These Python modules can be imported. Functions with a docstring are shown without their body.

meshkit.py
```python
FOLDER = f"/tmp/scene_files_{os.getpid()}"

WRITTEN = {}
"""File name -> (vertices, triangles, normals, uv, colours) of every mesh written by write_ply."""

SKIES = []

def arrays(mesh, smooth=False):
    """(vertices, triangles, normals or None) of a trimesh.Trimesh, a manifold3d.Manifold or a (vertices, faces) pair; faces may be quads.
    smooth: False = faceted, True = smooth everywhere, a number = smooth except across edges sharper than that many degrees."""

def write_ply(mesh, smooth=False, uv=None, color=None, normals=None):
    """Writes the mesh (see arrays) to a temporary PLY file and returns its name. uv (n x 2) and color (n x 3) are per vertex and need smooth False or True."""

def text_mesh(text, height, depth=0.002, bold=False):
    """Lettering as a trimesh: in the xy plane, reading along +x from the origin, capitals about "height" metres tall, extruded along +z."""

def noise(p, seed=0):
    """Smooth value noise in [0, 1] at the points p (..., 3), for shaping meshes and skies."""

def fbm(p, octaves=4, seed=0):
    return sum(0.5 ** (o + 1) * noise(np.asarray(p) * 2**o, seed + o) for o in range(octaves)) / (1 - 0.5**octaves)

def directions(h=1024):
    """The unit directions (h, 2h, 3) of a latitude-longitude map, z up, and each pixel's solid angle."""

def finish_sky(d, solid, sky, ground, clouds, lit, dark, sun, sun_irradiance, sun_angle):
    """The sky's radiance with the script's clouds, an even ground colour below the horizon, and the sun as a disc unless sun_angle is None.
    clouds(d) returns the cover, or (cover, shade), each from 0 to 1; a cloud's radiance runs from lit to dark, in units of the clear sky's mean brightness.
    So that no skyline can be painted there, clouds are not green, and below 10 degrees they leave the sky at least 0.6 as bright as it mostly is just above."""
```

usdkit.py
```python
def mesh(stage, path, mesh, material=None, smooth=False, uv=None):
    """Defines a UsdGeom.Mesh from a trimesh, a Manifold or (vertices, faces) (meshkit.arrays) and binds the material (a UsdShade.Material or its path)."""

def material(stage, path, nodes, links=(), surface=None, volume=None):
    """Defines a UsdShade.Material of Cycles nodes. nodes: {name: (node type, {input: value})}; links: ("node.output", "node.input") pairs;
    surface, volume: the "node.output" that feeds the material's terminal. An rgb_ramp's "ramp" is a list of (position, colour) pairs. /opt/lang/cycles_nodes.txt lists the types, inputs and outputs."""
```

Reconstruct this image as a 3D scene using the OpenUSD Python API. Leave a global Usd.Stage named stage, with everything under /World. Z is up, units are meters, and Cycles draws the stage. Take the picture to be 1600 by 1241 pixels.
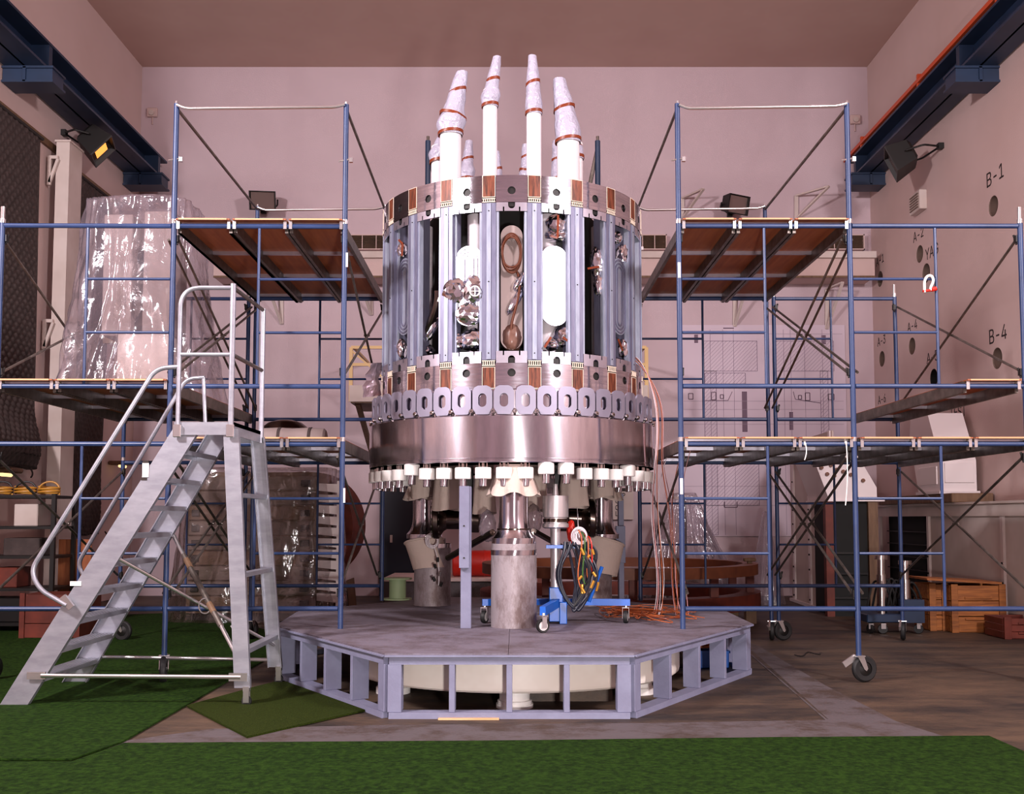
"""High-bay test hall: an upright metal instrument canister on three columns over an octagonal work platform, between blue scaffold towers."""
import math, random
import numpy as np, trimesh, manifold3d as m3, usdkit, meshkit
from shapely.geometry import Polygon, Point, box as sbox
from shapely.ops import unary_union
from shapely import affinity
from pxr import Usd, UsdGeom, UsdLux, UsdShade, Gf, Sdf, Vt

random.seed(7)
rng = np.random.default_rng(11)
PI = math.pi
stage = Usd.Stage.CreateInMemory()
UsdGeom.SetStageUpAxis(stage, UsdGeom.Tokens.z)
UsdGeom.SetStageMetersPerUnit(stage, 1.0)
world = UsdGeom.Xform.Define(stage, '/World')
stage.SetDefaultPrim(world.GetPrim())
UsdGeom.Scope.Define(stage, '/World/Looks')

# ------------------------------------------------------------------ camera (a view camera with its front standard raised)
FPX, PITCH, PU, PV, EYE = 1605.8, .0671, 806.3, 702.2, 1.4198
cam = UsdGeom.Camera.Define(stage, '/World/camera')
cam.CreateHorizontalApertureAttr(36.0)
cam.CreateVerticalApertureAttr(36.0 * 1241 / 1600)
cam.CreateFocalLengthAttr(36.0 * FPX / 1600)
cam.CreateHorizontalApertureOffsetAttr((800 - PU) * 36 / 1600)
cam.CreateVerticalApertureOffsetAttr((PV - 620.5) * 36 / 1600)
cam.CreateClippingRangeAttr(Gf.Vec2f(.05, 200))
cam.AddTranslateOp().Set(Gf.Vec3d(0, 0, EYE))
cam.AddRotateXOp().Set(90 + math.degrees(PITCH))
cam.CreateExposureAttr(0.0)

# ------------------------------------------------------------------ lights: two wall floods in front of the picture, two added reflection fills, one photographer's lamp
def rect_light(name, pos, target, w, h, power, color):
    l = UsdLux.RectLight.Define(stage, '/World/' + name)
    l.CreateWidthAttr(w); l.CreateHeightAttr(h)
    l.CreateIntensityAttr(power); l.CreateColorAttr(Gf.Vec3f(*color)); l.CreateNormalizeAttr(True)
    z = np.array(pos, float) - np.array(target, float); z /= np.linalg.norm(z)
    x = np.cross([0, 0, 1], z); x /= np.linalg.norm(x); y = np.cross(z, x)
    m = Gf.Matrix4d(*x, 0, *y, 0, *z, 0, *map(float, pos), 1)
    l.AddTransformOp().Set(m)
WARM = (1.0, .9, .935)
rect_light('flood_light_west', (-6.4, 3.4, 6.6), (0, 12, 3.0), .9, .9, 345, WARM)
rect_light('flood_light_east', (6.0, 1.8, 6.6), (0, 12, 3.0), .9, .9, 290, WARM)
rect_light('hall_light_west', (-5.8, 2.2, 7.2), (1, -4, 2.5), .9, .9, 85, WARM)  # added unseen fill, lights the front wall so the metal reflects brighter
rect_light('hall_light_east', (5.6, 2.2, 7.2), (-1, -4, 2.5), .9, .9, 85, WARM)  # its twin on the east side, likewise added for brighter reflections
rect_light('photo_lamp', (.85, .1, .75), (0, 10, 1.6), .3, .3, 125, (1.0, .92, .9))

# ------------------------------------------------------------------ measuring: the point at depth Y (or height z) behind a spot of the photograph
_c, _s = math.cos(PITCH), math.sin(PITCH)
def _ray(u, v):
    a, b = (u - PU) / FPX, -(v - PV) / FPX
    return np.array([a, _c - b * _s, _s + b * _c])
def W(u, v, Y):
    r = _ray(u, v); return np.array([0, 0, EYE]) + r * Y / r[1]
def G(u, v, z=0.0):
    r = _ray(u, v); return np.array([0, 0, EYE]) + r * (z - EYE) / r[2]
def X(u, Y, v=810): return float(W(u, v, Y)[0])
def Z(v, Y, u=806): return float(W(u, v, Y)[2])

# ------------------------------------------------------------------ materials
_mats = {}
def lin(c):
    return tuple(((x / 255) / 12.92 if x / 255 <= .04045 else ((x / 255 + .055) / 1.055) ** 2.4) for x in c)
def pbr(name, col, rough=.5, metal=0.0, col2=None, ns=3.0, det=4, stretch=None, lo=.35, hi=.65, bump=None, rnd=0.0, nr=.6, **kw):
    """principled material; col/col2 in sRGB 0..255, mixed by noise; bump=(scale, distance)"""
    nodes = {'p': ('principled_bsdf', dict(roughness=rough, metallic=metal, **kw))}
    links = []
    a = lin(col)
    nodes['tc'] = ('texture_coordinate', {})
    if col2 is not None:
        nodes['mp'] = ('mapping', dict(scale=stretch or (1, 1, 1)))
        nodes['n'] = ('noise_texture', dict(scale=ns, detail=det, roughness=nr))
        nodes['r'] = ('rgb_ramp', {'ramp': [(0, a), (lo, a), (hi, lin(col2)), (1, lin(col2))]})
        links += [('tc.object', 'mp.vector'), ('mp.vector', 'n.vector'), ('n.fac', 'r.fac')]
        out = 'r.color'
        if rnd:
            nodes['oi'] = ('object_info', {})
            nodes['mr'] = ('map_range', dict(from_min=0, from_max=1, to_min=1 - rnd, to_max=1 + rnd))
            nodes['h'] = ('hsv', {})
            links += [('oi.random', 'mr.value'), ('mr.result', 'h.value'), (out, 'h.color')]
            out = 'h.color'
        links.append((out, 'p.base_color'))
    else:
        nodes['p'][1]['base_color'] = a
    if bump:
        nodes['mb'] = ('mapping', dict(scale=bump[2] if len(bump) > 2 else (1, 1, 1)))
        nodes['nb'] = ('noise_texture', dict(scale=bump[0], detail=3))
        nodes['b'] = ('bump', dict(strength=1.0, distance=bump[1]))
        links += [('tc.object', 'mb.vector'), ('mb.vector', 'nb.vector'), ('nb.fac', 'b.height'), ('b.normal', 'p.normal')]
    _mats[name] = usdkit.material(stage, '/World/Looks/' + name, nodes, links, surface='p.BSDF')
    return _mats[name]

wall_paint = pbr('wall_paint', (198, 178, 184), .7, col2=(190, 169, 175), ns=.35, bump=(40, .002))
side_paint = pbr('side_wall_paint', (206, 182, 178), .75, col2=(196, 170, 164), ns=.3, bump=(40, .002))
ceiling_paint = pbr('ceiling_paint', (190, 160, 150), .9, col2=(182, 150, 140), ns=.4)
concrete = pbr('floor_concrete', (38, 30, 26), .62, col2=(92, 72, 55), ns=1.1, det=12, nr=.74, stretch=(.6, 1.5, 1), lo=.4, hi=.64, bump=(25, .003))
strip_paint = pbr('grey_floor_strip', (84, 76, 78), .7, col2=(62, 48, 40), ns=2.2, det=12, nr=.75, lo=.47, hi=.6, bump=(30, .002))
turf = pbr('green_turf', (20, 40, 8), .95, col2=(44, 72, 18), ns=28, det=9, bump=(260, .012), specular_ior_level=.1)
turf_b = pbr('olive_turf', (34, 44, 8), .95, col2=(54, 66, 18), ns=120, det=2, bump=(260, .012), specular_ior_level=.1)
deck_paint = pbr('grey_deck_paint', (112, 105, 117), .65, col2=(84, 72, 76), ns=3, det=12, nr=.78, lo=.44, hi=.62, bump=(60, .001))
frame_paint = pbr('grey_blue_paint', (124, 126, 150), .6, col2=(114, 114, 138), ns=5, bump=(50, .001))
blue_paint = pbr('scaffold_blue', (44, 64, 106), .42, col2=(36, 53, 90), ns=3)
rail_blue = pbr('crane_blue', (26, 46, 74), .5, col2=(20, 36, 60), ns=2)
lift_blue = pbr('lift_blue', (24, 92, 186), .35)
orange_bar = pbr('orange_conductor', (196, 74, 32), .5)
galv = pbr('galvanized_tube', (122, 113, 107), .42, .7, col2=(92, 84, 78), ns=9)
silver = pbr('bright_zinc', (214, 210, 210), .25, .9)
def turned(name, col, col2, rough, aniso, ns, stretch):
    """aluminium turned on a lathe: the grooves run round the canister, so lamps smear into upright streaks"""
    nodes = {'p': ('principled_bsdf', dict(metallic=1.0, roughness=rough, anisotropic=aniso, anisotropic_rotation=ROT)), 'g': ('geometry', {}), 'x': ('vector_math', dict(math_type='cross_product', vector2=(0, 0, 1))),
             'tc': ('texture_coordinate', {}), 'mp': ('mapping', dict(scale=stretch)), 'n': ('noise_texture', dict(scale=ns, detail=5)), 'r': ('rgb_ramp', {'ramp': [(0, lin(col)), (.35, lin(col)), (.65, lin(col2)), (1, lin(col2))]}),
             'mr': ('map_range', dict(from_min=.3, from_max=.7, to_min=rough * .8, to_max=rough * 1.25))}
    return usdkit.material(stage, '/World/Looks/' + name, nodes, [('g.true_normal', 'x.vector1'), ('x.vector', 'p.tangent'), ('tc.object', 'mp.vector'), ('mp.vector', 'n.vector'), ('n.fac', 'r.fac'), ('r.color', 'p.base_color'), ('n.fac', 'mr.value'), ('mr.result', 'p.roughness')], surface='p.BSDF')
ROT = 0.25
alu = turned('brushed_aluminium', (216, 212, 222), (196, 192, 204), .15, .75, 3, (1, 1, 14))
alu_band = turned('rolled_aluminium', (216, 210, 218), (190, 182, 190), .17, .8, 1.6, (6, 6, 1.2))
chrome = pbr('lift_chrome', (226, 222, 224), .3, .8)
alu_plate = pbr('milled_aluminium', (210, 206, 220), .34, .95, col2=(200, 196, 210), ns=8)
alu_lad = pbr('ladder_aluminium', (172, 173, 182), .42, .7, col2=(154, 155, 165), ns=5, stretch=(1, 1, 3))
beam_grey = pbr('grey_anodized', (128, 128, 150), .42, .45, col2=(106, 106, 130), ns=4, stretch=(6, 6, 1), lo=.3, hi=.7)
beam_pale = pbr('pale_anodized', (162, 168, 186), .45, .4, col2=(144, 150, 168), ns=5, stretch=(6, 6, 1))
copper = pbr('copper_brown_film', (128, 68, 45), .45, .2, col2=(72, 33, 17), ns=16, det=6, stretch=(3, 3, .3), lo=.4, hi=.62)
cream = pbr('cream_edging', (212, 196, 178), .5)
black_in = pbr('interior_shade_black', (14, 15, 14), .8)  # near-black that paints the shade of interiors
dark_steel = pbr('dark_polished_steel', (96, 84, 78), .22, 1.0)
steel = pbr('polished_steel', (198, 188, 184), .2, 1.0)
rough_steel = pbr('scuffed_grey_steel', (158, 148, 152), .5, .3, col2=(104, 86, 84), ns=3.5, det=12, nr=.72, stretch=(1, 1, .45), lo=.45, hi=.62, bump=(50, .001))
white_plastic = pbr('white_ceramic', (236, 232, 228), .4)
white_tube = pbr('white_tube', (222, 214, 218), .45)
tank_white = pbr('white_tank_paint', (240, 232, 222), .4, col2=(226, 214, 202), ns=2)
alu_lug = pbr('matt_aluminium_lug', (150, 146, 164), .45, .6)
dull_grey = pbr('dull_grey_vinyl', (146, 130, 126), .7)
yellow_cord = pbr('yellow_cord', (188, 132, 44), .5)
cloth = pbr('ivory_cloth', (204, 184, 173), .85, bump=(25, .006))
foil = pbr('silver_foil', (216, 214, 222), .12, 1.0)
tape = pbr('orange_tape', (120, 50, 22), .35)
cable_cu = pbr('copper_cable', (92, 46, 26), .45, .2)
rubber = pbr('black_rubber', (20, 19, 20), .6)
black_metal = pbr('black_metal', (22, 19, 18), .5, .2)
plywood = pbr('plywood', (160, 92, 52), .6, col2=(126, 62, 32), ns=2.2, det=6, stretch=(6, .5, 1), lo=.35, hi=.7)
ply_edge = pbr('plywood_edge', (206, 154, 112), .6)
pine = pbr('crate_pine', (164, 98, 42), .55, col2=(118, 64, 24), ns=4, stretch=(.6, 6, 6), rnd=.12)
pale_pine = pbr('pale_pine', (222, 186, 140), .6, col2=(196, 150, 100), ns=4, stretch=(.6, 6, 6))
red_wood = pbr('red_brown_wood', (110, 42, 26), .6, col2=(84, 30, 18), ns=4)
ring_wood = pbr('brown_ring_paint', (128, 70, 40), .55, col2=(100, 50, 28), ns=3)
tan_wood = pbr('tan_wood', (118, 90, 66), .65, col2=(98, 72, 52), ns=3, stretch=(6, 6, 1))
quilt = pbr('grey_quilt', (72, 60, 58), .95, col2=(60, 50, 48), ns=8)
quilt_seam = pbr('quilt_seam', (48, 40, 38), .95)
drawer_paint = pbr('dim_drawer_paint', (122, 104, 92), .6, col2=(100, 82, 70), ns=1.5)
off_white = pbr('off_white_panel', (206, 192, 186), .6, col2=(190, 174, 166), ns=1.2)
white_paint = pbr('white_cabinet_paint', (232, 222, 222), .5)
ivory_edge = pbr('white_steel_angle', (214, 200, 196), .5)
grille_dark = pbr('grille_dark', (120, 100, 88), .6)
ink = pbr('black_lettering', (40, 28, 24), .7)
paper = pbr('drawing_paper', (206, 190, 202), .8)
pencil = pbr('drawing_line', (150, 132, 150), .8)
pencil_dark = pbr('drawing_dark_line', (112, 92, 108), .8)
yellow_steel = pbr('cream_yellow_steel', (206, 170, 110), .5)
red_paint = pbr('red_plastic', (196, 34, 20), .4)
spool_green = pbr('pale_green_spool', (150, 170, 128), .6)
navy_door = pbr('dark_navy_door', (16, 20, 38), .5)
wire_orange = pbr('orange_wire', (176, 92, 50), .5)
wire_pink = pbr('pink_wire', (206, 150, 150), .5)
wire_white = pbr('white_wire', (220, 210, 214), .45)
wire_black = pbr('blue_black_hose', (18, 22, 38), .4)
wire_green = pbr('green_wire', (60, 100, 40), .5)
brass = pbr('brass_connector', (206, 150, 60), .35, .7)
tank_grey = pbr('grey_sticker', (214, 206, 206), .5)

def plastic_film(name, clear, tint):
    nodes = {'tc': ('texture_coordinate', {}), 'n': ('noise_texture', dict(scale=3.5, detail=4, distortion=.8)),
             'b': ('bump', dict(strength=1.0, distance=.025)), 't': ('transparent_bsdf', dict(color=(.93, .91, .92))),
             'g': ('glossy_bsdf', dict(color=(.95, .95, .98), roughness=.12)), 'd': ('diffuse_bsdf', dict(color=lin(tint))),
             'tr': ('translucent_bsdf', dict(color=lin(tint))), 'dt': ('mix_closure', dict(fac=.45)),
             'lw': ('layer_weight', dict(blend=.28)), 'm1': ('mix_closure', dict(fac=clear)), 'm2': ('mix_closure', {}),
             'mul': ('math', dict(math_type='multiply_add', value2=.5, value3=.06))}
    links = [('tc.object', 'n.vector'), ('n.fac', 'b.height'), ('b.normal', 'g.normal'), ('b.normal', 'd.normal'), ('b.normal', 'lw.normal'),
             ('d.BSDF', 'dt.closure1'), ('tr.BSDF', 'dt.closure2'), ('dt.closure', 'm1.closure1'), ('t.BSDF', 'm1.closure2'),
             ('lw.facing', 'mul.value1'), ('mul.value', 'm2.fac'), ('m1.closure', 'm2.closure1'), ('g.BSDF', 'm2.closure2')]
    return usdkit.material(stage, '/World/Looks/' + name, nodes, links, surface='m2.closure')
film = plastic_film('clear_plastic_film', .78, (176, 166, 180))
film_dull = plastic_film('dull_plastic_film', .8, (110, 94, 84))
def emitter(name, col, strength):
    return usdkit.material(stage, '/World/Looks/' + name, {'e': ('emission', dict(color=lin(col), strength=strength))}, [], surface='e.emission')
lamp_glow = emitter('orange_lamp_glow', (255, 150, 70), 2.0)
port_shade = pbr('port_shade', (120, 100, 90), .8)  # shade inside the ports, put into a darker colour
lamp_lens = pbr('lamp_lens', (150, 132, 128), .12, .6)

# ------------------------------------------------------------------ mesh building
class MB:
    """collects shapes; build() makes them one mesh"""
    def __init__(s): s.v, s.f, s.n = [], [], 0
    def add(s, v, f, M=None):
        v = np.asarray(v, float)
        if M is not None: v = v @ M[:3, :3].T + M[:3, 3]
        s.v.append(v); s.f.append(np.asarray(f, int) + s.n); s.n += len(v); return s
    def tm(s, t, M=None): return s.add(t.vertices, t.faces, M)
    def box(s, c, d, M=None, ch=0.0):
        v, f = cbox(d, ch); return s.add(v + np.asarray(c, float), f, M)
    def span(s, lo, hi, ch=0.0, M=None):
        lo, hi = np.minimum(lo, hi), np.maximum(lo, hi); return s.box((lo + hi) / 2, hi - lo, M, ch)
    def bar(s, a, b, w, h, up=(0, 0, 1), ch=0.0):
        a, b = np.asarray(a, float), np.asarray(b, float); L = np.linalg.norm(b - a)
        v, f = cbox((w, h, L), ch); return s.add(v, f, frame(a, b, up, .5))
    def tube(s, a, b, r, n=10, r2=None):
        a, b = np.asarray(a, float), np.asarray(b, float); L = np.linalg.norm(b - a)
        return s.lathe([(0, 0), (r, 0), (r if r2 is None else r2, L), (0, L)], n, frame(a, b, (0, 0, 1), 0))
    def lathe(s, prof, n=32, M=None, a0=0.0, a1=2 * PI):
        v, f = lathe(prof, n, a0, a1); return s.add(v, f, M)
    def path(s, pts, r, n=8, closed=False):
        v, f = sweep(pts, r, n, closed); return s.add(v, f)
    def poly(s, p, h, M=None):
        for g in getattr(p, 'geoms', [p]):
            if g.area > 1e-9: s.tm(trimesh.creation.extrude_polygon(g, h, engine='earcut'), M)
        return s
    def mesh(s): return np.vstack(s.v), np.vstack(s.f)

_cb = {}
def cbox(d, ch=0.0):
    key = (*np.round(d, 5), round(ch, 5))
    if key not in _cb:
        x, y, z = np.asarray(d, float) / 2
        if ch <= 0 or ch >= min(x, y, z):
            t = trimesh.creation.box(2 * np.array([x, y, z]))
        else:
            q = []
            for a in (-1, 1):
                for b in (-1, 1):
                    for c in (-1, 1):
                        q += [(a * (x - ch), b * (y - ch), c * z), (a * (x - ch), b * y, c * (z - ch)), (a * x, b * (y - ch), c * (z - ch))]
            t = trimesh.convex.convex_hull(np.array(q))
        _cb[key] = (np.array(t.vertices), np.array(t.faces))
    return _cb[key]
def frame(a, b, up=(0, 0, 1), mid=0.0):
    """matrix whose z runs from a to b; origin at a (mid=0) or between them"""
    a, b = np.asarray(a, float), np.asarray(b, float); z = (b - a) / np.linalg.norm(b - a); up = np.asarray(up, float)
    if abs(z @ up) > .99: up = np.array([0, 1, 0.])
    x = np.cross(up, z); x /= np.linalg.norm(x); y = np.cross(z, x)
    M = np.eye(4); M[:3, 0], M[:3, 1], M[:3, 2], M[:3, 3] = x, y, z, a + (b - a) * mid; return M
def lathe(prof, n=32, a0=0.0, a1=2 * PI):
    prof = np.asarray(prof, float); full = abs(a1 - a0 - 2 * PI) < 1e-6
    ang = a0 + (a1 - a0) * np.arange(n if full else n + 1) / n; m = len(ang)
    v = np.stack([np.outer(np.cos(ang), prof[:, 0]), np.outer(np.sin(ang), prof[:, 0]), np.tile(prof[:, 1], (m, 1))], -1).reshape(-1, 3)
    k, f = len(prof), []
    for i in range(m if full else m - 1):
        j = (i + 1) % m
        for q in range(k - 1):
            a, b, c, d = i * k + q, j * k + q, j * k + q + 1, i * k + q + 1
            if prof[q, 0] > 1e-9: f.append((a, b, c))
            if prof[q + 1, 0] > 1e-9: f.append((a, c, d))
    t = trimesh.Trimesh(v, f, process=True); return np.array(t.vertices), np.array(t.faces)
def sweep(pts, r, n=8, closed=False):
    p = np.asarray(pts, float); m = len(p)
    t = (np.roll(p, -1, 0) - np.roll(p, 1, 0)) if closed else np.gradient(p, axis=0)
    t /= np.maximum(np.linalg.norm(t, axis=1, keepdims=True), 1e-12)
    u = np.array([0, 0, 1.]) if abs(t[0, 2]) < .9 else np.array([1., 0, 0]); v = []
    ang = np.arange(n) / n * 2 * PI; rr = np.broadcast_to(r, m)
    for i in range(m):
        u = u - t[i] * (u @ t[i]); u /= max(np.linalg.norm(u), 1e-12); w = np.cross(t[i], u)
        v.append(p[i] + rr[i] * (np.outer(np.cos(ang), u) + np.outer(np.sin(ang), w)))
    v, f = np.vstack(v), []
    for i in range(m if closed else m - 1):
        j = (i + 1) % m
        for k in range(n):
            l = (k + 1) % n; f += [(i * n + k, i * n + l, j * n + l), (i * n + k, j * n + l, j * n + k)]
    if not closed:
        v = np.vstack([v, p[:1], p[-1:]]); a, b = len(v) - 2, len(v) - 1
        for k in range(n):
            l = (k + 1) % n; f += [(a, l, k), (b, (m - 1) * n + k, (m - 1) * n + l)]
    return v, np.array(f)
def fillet(pts, rad, n=6):
    """polyline with rounded corners"""
    p = [np.asarray(q, float) for q in pts]; out = [p[0]]
    for a, b, c in zip(p, p[1:], p[2:]):
        d1, d2 = a - b, c - b; l1, l2 = np.linalg.norm(d1), np.linalg.norm(d2); k = min(rad, l1 * .49, l2 * .49)
        s, e = b + d1 / l1 * k, b + d2 / l2 * k
        out += [(1 - t) ** 2 * s + 2 * t * (1 - t) * b + t * t * e for t in np.linspace(0, 1, n)]
    return np.array(out + [p[-1]])
def spline(pts, n=40):
    from scipy.interpolate import CubicSpline
    p = np.asarray(pts, float); t = np.r_[0, np.cumsum(np.linalg.norm(np.diff(p, axis=0), axis=1) ** .5)]
    return CubicSpline(t, p)(np.linspace(0, t[-1], n))
def rotz(a, t=(0, 0, 0)):
    M = np.eye(4); M[:2, :2] = [[math.cos(a), -math.sin(a)], [math.sin(a), math.cos(a)]]; M[:3, 3] = t; return M

# ------------------------------------------------------------------ the tree of things and parts
_names, _base = {}, {}
def numbered(parent, name):
    k = _names.get((parent, name), 0); _names[(parent, name)] = k + 1
    return parent + '/' + (name if k == 0 else f'{name}_{k:03d}')
def tag(p, label=None, cat=None, group=None, kind=None):
    for k, v in (('label', label), ('category', cat), ('group', group), ('kind', kind)):
        if v: p.SetCustomDataByKey(k, v)
    return p
def thing(name, label, cat, loc=(0, 0, 0), group=None, kind=None, rz=0.0):
    path = numbered('/World', name); x = UsdGeom.Xform.Define(stage, path)
    x.AddTranslateOp().Set(Gf.Vec3d(*map(float, loc)))
    if rz: x.AddRotateZOp().Set(math.degrees(rz))
    _base[path] = np.asarray(loc, float)
    return tag(x.GetPrim(), label, cat, group, kind)
def holder(parent, name, label=None):
    path = numbered(str(parent.GetPath()), name); x = UsdGeom.Xform.Define(stage, path)
    _base[path] = _base.get(str(parent.GetPath()), np.zeros(3)); return tag(x.GetPrim(), label)
def part(parent, name, mb, mat, label=None, smooth=30, kind=None):
    """mb in world coordinates (of the thing's own frame when it is turned)"""
    pp = str(parent.GetPath()); path = numbered(pp, name)
    v, f = mb.mesh() if isinstance(mb, MB) else meshkit.arrays(mb)[:2]
    _base[path] = _base.get(pp, np.zeros(3))
    m = usdkit.mesh(stage, path, (v - _base[path], f), mat, smooth=smooth)
    return tag(m.GetPrim(), label, kind=kind)
def solo(name, mb, mat, label, cat, group=None, kind=None, smooth=30):
    path = numbered('/World', name); v, f = mb.mesh() if isinstance(mb, MB) else meshkit.arrays(mb)[:2]
    c = np.array([(v[:, 0].min() + v[:, 0].max()) / 2, (v[:, 1].min() + v[:, 1].max()) / 2, v[:, 2].min()])
    m = usdkit.mesh(stage, path, (v - c, f), mat, smooth=smooth); m.AddTranslateOp().Set(Gf.Vec3d(*map(float, c))); _base[path] = c
    return tag(m.GetPrim(), label, cat, group, kind)
def dup(src, loc, rz=0.0, label=None, group=None):
    d = src.GetCustomData(); base = str(src.GetName())
    t = UsdGeom.Xform.Define(stage, numbered('/World', base))
    t.GetPrim().GetReferences().AddInternalReference(src.GetPath())
    t.ClearXformOpOrder(); t.AddTranslateOp(opSuffix='copy').Set(Gf.Vec3d(*map(float, loc))); t.AddRotateZOp(opSuffix='copy').Set(math.degrees(rz))
    t.GetPrim().SetInstanceable(True)
    return tag(t.GetPrim(), label or d['label'], d['category'], group or d.get('group'))
def struct(name, mb, mat, parent=None, smooth=30, label=None):
    v, f = mb.mesh() if isinstance(mb, MB) else meshkit.arrays(mb)[:2]
    pp = '/World' if parent is None else str(parent.GetPath())
    m = usdkit.mesh(stage, numbered(pp, name), (v, f), mat, smooth=smooth).GetPrim()
    return tag(m, label, kind='structure' if parent is None else None)
def holed(w, h, holes):
    p = sbox(0, 0, w, h)
    return p.difference(unary_union(holes)) if holes else p
# ================================================================== THE ROOM
XL, XR, YB, ZC, Y0 = -7.1, 6.67, 19.0, 9.98, -4.0
struct('floor', MB().span((XL - .3, Y0 - .3, -.2), (XR + .6, YB + .3, 0)), concrete)
FLOOR = stage.GetPrimAtPath('/World/floor')
def ground_poly(uv, t, z=0.0):
    p = [G(u, v, z) for u, v in uv]; M = np.eye(4); M[2, 3] = z
    return MB().poly(Polygon([(q[0], q[1]) for q in p]), t, M)
struct('concrete_strip', ground_poly([(1150, 1000), (1185, 1010), (1290, 1072), (1400, 1128), (1480, 1153), (1545, 1170), (150, 1170), (185, 1160), (330, 1140), (600, 1134), (1000, 1131), (1290, 1126), (1235, 1078), (1170, 1022)], .004), strip_paint, FLOOR, label='smooth grey strip of floor running along the turf and off to the right platform corner')
struct('floor_joint', MB().add(*ground_poly([(1170, 1019), (1290, 1123), (1294, 1125), (1176, 1018)], .005).mesh()), concrete, FLOOR)
struct('floor_crack', MB().path(spline([np.r_[G(u, v)[:2], .002] for u, v in ((1242, 1024), (1254, 1026), (1263, 1020), (1276, 1023), (1282, 1021))], 24), .009, 5), black_metal, FLOOR)
struct('ceiling', MB().span((XL - .3, Y0 - .3, ZC), (XR + .6, YB + .3, ZC + .2)), ceiling_paint)
struct('wall_back', MB().span((XL - .3, YB, 0), (XR + .6, YB + .3, ZC)), wall_paint)
struct('wall_front', MB().span((XL - .3, Y0 - .3, 0), (XR + .6, Y0, ZC)), wall_paint)
struct('wall_left', MB().span((XL - .3, Y0, 0), (XL, YB, ZC)), side_paint)
# the right wall is pierced by round ports
def on_right(u, v):
    r = _ray(u, v); k = XR / r[0]; return float(r[1] * k), float(EYE + r[2] * k)
PORTS = [(1552, 322, .145), (1437, 397, .145), (1447, 427, .16), (1375, 436, .145), (1378, 561, .145), (1425, 541, .145), (1459, 591, .15), (1558, 560, .15)]
hl = []
for u, v, r in PORTS:
    y, z = on_right(u, v); hl.append(Point(y, z).buffer(r, 14))
wp = sbox(Y0, 0, YB, ZC).difference(unary_union(hl))
Myz = np.array([[0, 0, 1, XR], [1, 0, 0, 0], [0, 1, 0, 0], [0, 0, 0, 1.]])
struct('wall_right', MB().poly(wp, .28, Myz), side_paint)
WR = stage.GetPrimAtPath('/World/wall_right')
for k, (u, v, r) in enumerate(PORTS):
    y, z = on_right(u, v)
    struct('port_plug', MB().tube((XR + .22, y, z), (XR + .28, y, z), r + .001, 24), black_in if k in (2, 6) else port_shade, WR, label='black disc painting the shade deep in the port' if k in (2, 6) else None)  # back of the port, darkened to paint its shade
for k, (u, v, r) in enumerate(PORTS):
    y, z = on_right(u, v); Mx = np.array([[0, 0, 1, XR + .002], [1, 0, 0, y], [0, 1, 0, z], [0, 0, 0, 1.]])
    struct('port_sleeve', MB().lathe([(r - .006, 0), (r + .001, 0), (r + .001, .215), (r - .006, .215), (r - .006, 0)], 28, Mx), black_in if k == 6 else port_shade, WR)  # added liner, its dark colour stands for the shadow in the hole
Mtx = np.array([[0, 0, -1, 0], [-1, 0, 0, 0], [0, 1, 0, 0], [0, 0, 0, 1.]])
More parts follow.
